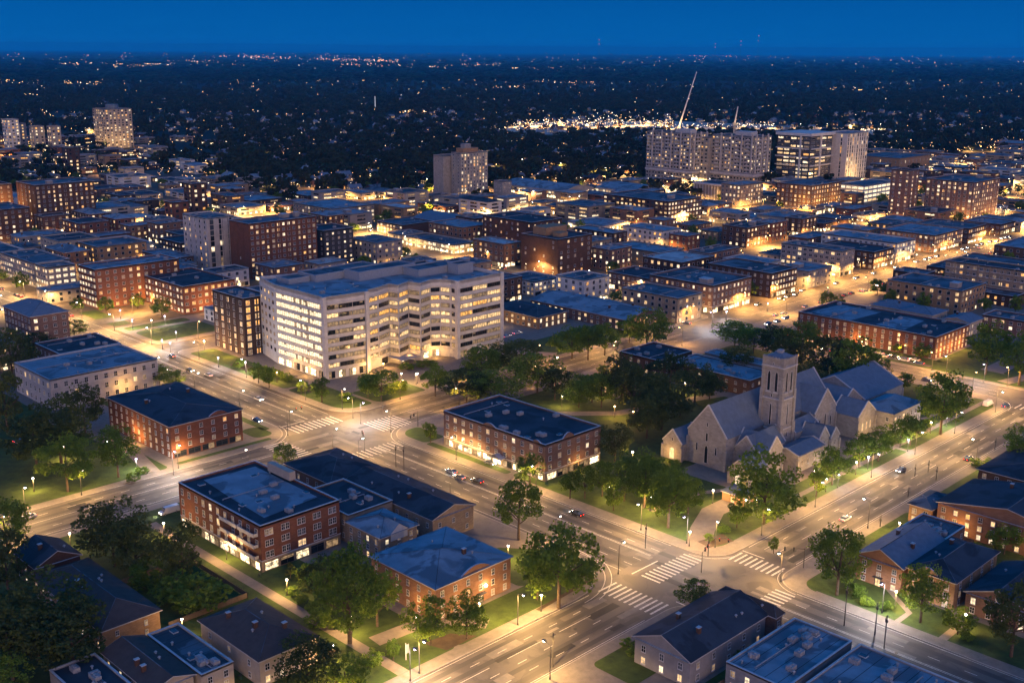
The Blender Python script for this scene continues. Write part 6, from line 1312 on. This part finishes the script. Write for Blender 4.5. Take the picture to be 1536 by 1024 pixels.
# light points in the far city
def light_mass(name, pts, mat, label):
    m = MB()
    for (p, r) in pts: m.ball((p.x, p.y, p.z), r, 0, 5, 3)
    o = mk(name, m, [mat]); tag(o, label, 'city lights', kind='stuff'); return o
def bulb(px, py, z=7, s=1.0):
    p = G(px, py); p.z = z; return (p, s * max(.45, p.length * .0003))
rl = random.Random(99); warm, white = [], []
def addl(px, py, s=1.0, pw=.5, z=7): (white if rl.random() < pw else warm).append(bulb(px, py, z, s))
for i in range(2500): addl(rl.uniform(-20, 1556), 80 + (rl.uniform(0, 1) ** 1.3) * 190, rl.uniform(.3, .85), .25)
def row(x0, y0, x1, y1, n, s=.9, pw=.3, jy=1.2):
    for i in range(n): t = rl.random(); addl(x0 + (x1 - x0) * t, y0 + (y1 - y0) * t + rl.gauss(0, jy), rl.uniform(.5, 1.1) * s, pw)
for a in ((0, 107, 120, 104, 90), (90, 97, 370, 99, 150), (170, 100, 240, 100, 60), (250, 92, 330, 95, 50), (330, 85, 520, 89, 70), (500, 90, 600, 92, 110), (510, 98, 620, 100, 60), (640, 100, 680, 101, 30), (690, 98, 760, 99, 40), (765, 103, 860, 104, 60), (860, 104, 930, 105, 40), (1270, 109, 1340, 110, 40), (0, 126, 60, 128, 16), (95, 126, 155, 128, 30), (1290, 80, 1440, 82, 50),
          (740, 134, 790, 132, 24), (1030, 76 + 8, 1140, 84, 24), (600, 172, 640, 173, 60), (30, 144, 80, 148, 14), (800, 125, 890, 126, 26), (1260, 139, 1320, 137, 16)): row(*a)
row(770, 190, 1010, 190, 300, 1.0, .45, 3.2); row(850, 182, 1010, 178, 90, .9, .8, 5); row(745, 198, 830, 196, 60, .9, .4, 1.5); row(990, 196, 1160, 192, 120, .9, .85, 2); row(1285, 201, 1330, 200, 40, .9, .8, 1.2); row(980, 208, 1000, 212, 30, .9, .3, 2)
row(1285, 220, 1500, 222, 70, .9, .1, 1.5); row(1290, 232, 1536, 232, 120, .8, .45, 7); row(1290, 255, 1536, 262, 110, .7, .5, 10); row(1340, 222, 1500, 226, 20, 1.9, .1, 4)
row(0, 212, 60, 226, 70, 1.1, .25, 4); row(0, 240, 30, 240, 30, 1.1, .1, 3); row(60, 232, 140, 300, 30, 1, .3, 5); row(130, 256, 330, 270, 60, .8, .25, 9); row(195, 160, 250, 168, 30, .8, .3, 3); row(110, 188, 145, 205, 30, .9, .5, 3)
for i in range(360): addl(rl.uniform(340, 985), rl.uniform(200, 300), rl.uniform(.4, .85), .3)
for i in range(500): addl(rl.uniform(0, 1536), rl.uniform(290, 420), rl.uniform(.3, .6), .45, 4 + rl.random() * 4)
for i in range(260): addl(rl.uniform(1000, 1536), rl.uniform(290, 345), rl.uniform(.4, .7), .35, 5)
light_mass('distant_orange_lights', warm, glow('far_orange', (1, .5, .16), 6, .6), 'scattered orange street lights of the far suburbs')
light_mass('distant_white_lights', white, glow('far_white', (1, .76, .48), 7, .6), 'scattered white lights of the far suburbs')
# pools of light over the far districts, each under its own lamp
for i, (px, py, pw, c) in enumerate([(x, 188 + (x % 7), 190000, SOFT) for x in range(780, 1020, 20)] + [(x, 193, 110000, SOFT) for x in range(1040, 1330, 40)] + [(x, 226, 45000, ORNG) for x in range(1290, 1520, 40)] + [(x, 248 + (x % 20), 45000, WARM) for x in range(1300, 1540, 48)] +
        [(10, 218, 60000, ORNG), (28, 222, 50000, WARM), (50, 226, 50000, SOFT), (70, 236, 40000, WARM), (80, 245, 30000, ORNG), (15, 240, 50000, ORNG), (125, 206, 40000, SOFT), (135, 200, 40000, WARM), (75, 262, 26000, ORNG), (165, 262, 26000, ORNG), (190, 270, 26000, ORNG), (205, 270, 20000, ORNG), (155, 305, 22000, ORNG), (310, 252, 22000, ORNG), (360, 240, 22000, ORNG), (405, 235, 22000, ORNG), (250, 262, 20000, ORNG), (440, 236, 22000, ORNG), (548, 293, 18000, ORNG), (560, 260, 14000, ORNG), (605, 285, 14000, SOFT), (870, 222, 20000, WARM), (955, 226, 20000, WARM), (450, 232, 22000, WARM), (325, 260, 20000, WARM), (1460, 148, 90000, ORNG), (100, 168, 60000, ORNG), (15, 162, 60000, ORNG), (930, 262, 22000, SOFT), (960, 258, 22000, WARM), (1000, 285, 20000, WARM), (890, 292, 20000, WARM), (800, 300, 16000, SOFT), (880, 300, 14000, SOFT), (700, 300, 16000, WARM), (650, 298, 14000, WARM), (1165, 315, 20000, ORNG), (1220, 318, 20000, SOFT), (1190, 330, 16000, SOFT), (1300, 290, 20000, WARM), (1310, 300, 18000, ORNG)]):
    p = G(px, py); street_lamp(p.x, p.y, 'tall', 'w' if c is SOFT else 'o', rad(-135), pw * .45, z=0, col=c)
# evening air: even haze round the whole scene
m = MB(); m.box(-4000, -9000, -1.5, 48000, 48000, 330)
hm_ = bpy.data.materials.new('haze'); hm_.use_nodes = True; hn = hm_.node_tree; hn.nodes.remove(hn.nodes['Principled BSDF'])
pv = hn.nodes.new('ShaderNodeVolumePrincipled'); pv.inputs['Color'].default_value = (.02, .5, 1, 1); pv.inputs['Density'].default_value = 4e-5
hn.links.new(pv.outputs[0], hn.nodes['Material Output'].inputs['Volume'])
tag(mk('haze', m, [hm_]), 'thin blue evening haze over the city', 'haze', kind='stuff')
# ================================================================== skyline details
def mast(px, pb, pt, dist_y, label, red=True):
    p = G(px, pb); h = (CAMH * (pb - pt) / (pb - 77)) if pb > 84 else 90 ; root = ob('radio_mast', None, None, (p.x, p.y, 0)); tag(root, label, 'mast')
    m = MB(); r = max(.5, p.length * .00025); m.tube((0, 0, 0), (0, 0, h), r, r * .6, 6); mk('lattice', m, [METAL if not red else POLE], root)
    if red:
        m = MB(); [m.ball((0, 0, h * k), p.length * .0004, 0, 6, 4) for k in (1.0, .75)]; mk('warning_light', m, [glow('red_beacon', (1, .12, .05), 2.5, .1)], root)
for (px, top, lb) in ((898, 60, 'radio mast alone on the middle skyline'), (1072, 66, 'short radio mast left of the mast pair'), (1110, 62, 'middle radio mast on the right skyline'), (1136, 54, 'tallest radio mast on the right skyline')):
    p = G(px, 92); d = p.length; h = CAMH + d * ((512 - top) / FPX - math.tan(0)) * 1.0
    dz = ROT @ Vector(((px - 768) / FPX, -(top - 512) / FPX, -1)); t = math.hypot(p.x, p.y) / math.hypot(dz.x, dz.y); h = CAMH + dz.z * t
    root = ob('radio_mast', None, None, (p.x, p.y, 0)); tag(root, lb, 'mast'); m = MB(); m.tube((0, 0, 0), (0, 0, h), 2.0, 1.0, 6); mk('lattice', m, [POLE], root)
    m = MB(); m.ball((0, 0, h), 6, 0, 6, 4); m.ball((0, 0, h * .8), 5, 0, 6, 4); mk('warning_light', m, [glow('red_beacon', (1, .2, .1), 1.6, .1)], root)
p = G(563, 168); root = ob('pale_mast', None, None, (p.x, p.y, 0)); tag(root, 'single pale mast standing in the middle distance woods', 'mast')
m = MB(); m.tube((0, 0, 0), (0, 0, 36), 1.3, 1.0, 6); mk('pole', m, [glow('pale_self_glow', (.8, .85, 1.0), .45, .1)], root)  # pole glows by itself so that it reads as lit
def crane(px0, py0, px1, py1, dist_ref, label, pw=20000):
    """luffing jib read from two picture points at the depth of dist_ref"""
    base = G(*dist_ref); n = Vector((1, 1, 0)).normalized()
    def at(px, py):
        d = ROT @ Vector(((px - 768) / FPX, -(py - 512) / FPX, -1)); t = (base.dot(n)) / d.dot(n); return Vector((0, 0, CAMH)) + d * t
    a, b = at(px0, py0), at(px1, py1); root = ob('tower_crane', None, None, (base.x, base.y, 0)); tag(root, label, 'crane'); o = Vector((base.x, base.y, 0)); a -= o; b -= o
    m = MB(); m.box(a.x - 1, a.y - 1, 0, a.x + 1, a.y + 1, a.z, 0); mk('mast', m, [METAL], root); m = MB(); m.tube(a, b, .9, .5, 4); c = a - (b - a).normalized() * 8; m.tube(a, (c.x, c.y, a.z), .9, .9, 4); mk('jib', m, [plain('crane_white', (.7, .68, .66), .5)], root)
    m = MB(); m.box(a.x - 2, a.y - 2, a.z - 2, a.x + 1.5, a.y + 1.5, a.z + 1.5); mk('cab', m, [METAL], root)
    light(root, (a.x - 6, a.y - 6, a.z + 2), pw, SOFT, .6)
crane(1018, 192, 1045, 108, (1018, 262), 'tall white crane jib rising over the grey twin tower'); crane(1102, 186, 1107, 160, (1102, 258), 'short crane jib between the twin tower and the black glass tower', 2500)
# ================================================================== hand-made small things
p = G(609, 990); root = ob('lamp_post_banner', None, None, (p.x, p.y, .19)); tag(root, 'short grey banner post on the lit lawn', 'banner post'); m = MB(); m.tube((0, 0, 0), (0, 0, 4.4), .12, .12, 6); mk('post', m, [TRIM], root); m = MB(); m.box(.15, -.04, 1.6, .95, .04, 3.9); mk('banner', m, [plain('banner_cloth', (.2, .2, .22), .8)], root)
def person(px, py, label, shirt, rz):
    p = G(px, py); root = ob('person', None, None, (p.x, p.y, .16), rad(rz)); tag(root, label, 'person')
    bm = bpy.data.meshes.new('person'); vs = [(0, 0, .95), (0, 0, 1.2), (0, 0, 1.45), (0, 0, 1.56), (0, 0, 1.68), (.1, 0, .9), (.16, .03, .5), (.05, .05, .06), (.2, .05, .04), (-.1, 0, .9), (.02, -.03, .5), (-.22, -.05, .1), (-.1, -.05, .05), (0, .19, 1.42), (-.05, .24, 1.14), (.08, .24, .9), (0, -.19, 1.42), (.06, -.24, 1.14), (.2, -.22, .94)]
    ed = [(0, 1), (1, 2), (2, 3), (3, 4), (0, 5), (5, 6), (6, 7), (7, 8), (0, 9), (9, 10), (10, 11), (11, 12), (2, 13), (13, 14), (14, 15), (2, 16), (16, 17), (17, 18)]
    bm.from_pydata(vs, ed, []); o = ob('body', bm, root); sk = o.modifiers.new('skin', 'SKIN'); r = [.15, .14, .16, .06, .11, .1, .075, .05, .045, .1, .075, .05, .045, .065, .05, .035, .065, .05, .035]
    for v, q in zip(bm.skin_vertices[0].data, r): v.radius = (q, q)
    bm.skin_vertices[0].data[0].use_root = True; o.modifiers.new('sub', 'SUBSURF').levels = 1; bm.materials.append(shirt)
    m = MB(); m.ball((-.01, 0, 1.76), .105, 0, 8, 6); mk('hair', m, [plain('hair', (.02, .015, .01), .8)], root)
person(291, 617, 'person in dark clothes walking on the pavement beside the main street', plain('cloth_dark', (.03, .03, .04), .8), 60); person(574, 614, 'person standing at the kerb in front of the office lawn', plain('cloth_grey', (.12, .12, .13), .8), 0)
# ================================================================== labels that single each thing out
LP = [(proj(*p), t) for p, t in LAND]
ORD = ['closest', 'second', 'third', 'fourth', 'fifth', 'sixth', 'seventh', 'eighth', 'ninth', 'tenth', 'eleventh', 'twelfth', 'thirteenth', 'fourteenth', 'fifteenth', 'sixteenth', 'seventeenth', 'eighteenth', 'nineteenth', 'twentieth']
buckets = {}
for o in AUTO:
    q = proj(*o.location); best = min(LP, key=lambda l: math.hypot(l[0][0] - q[0], (l[0][1] - q[1]) * 1.6)); dx, dy = q[0] - best[0][0], (q[1] - best[0][1]) * 1.6
    side = ('left of' if dx < 0 else 'right of') if abs(dx) > abs(dy) else ('behind' if dy < 0 else 'in front of')
    buckets.setdefault((o['label'], best[1], side), []).append((math.hypot(dx, dy), o))
for (lab, lm, side), lst in buckets.items():
    lst.sort(key=lambda t: t[0])
    for i, (_, o) in enumerate(lst):
        if len(lst) == 1: o['label'] = f'{lab} {side} {lm}'
        elif i < len(ORD): o['label'] = f'{lab}, {ORD[i]} {side} {lm}'
        else: o['label'] = f'{lab} far {side} {lm}'
print('THINGS', len([o for o in bpy.data.objects if o.parent is None]), 'OBJECTS', len(bpy.data.objects), 'LIGHTS', NL[0], 'FILL', NB[0])
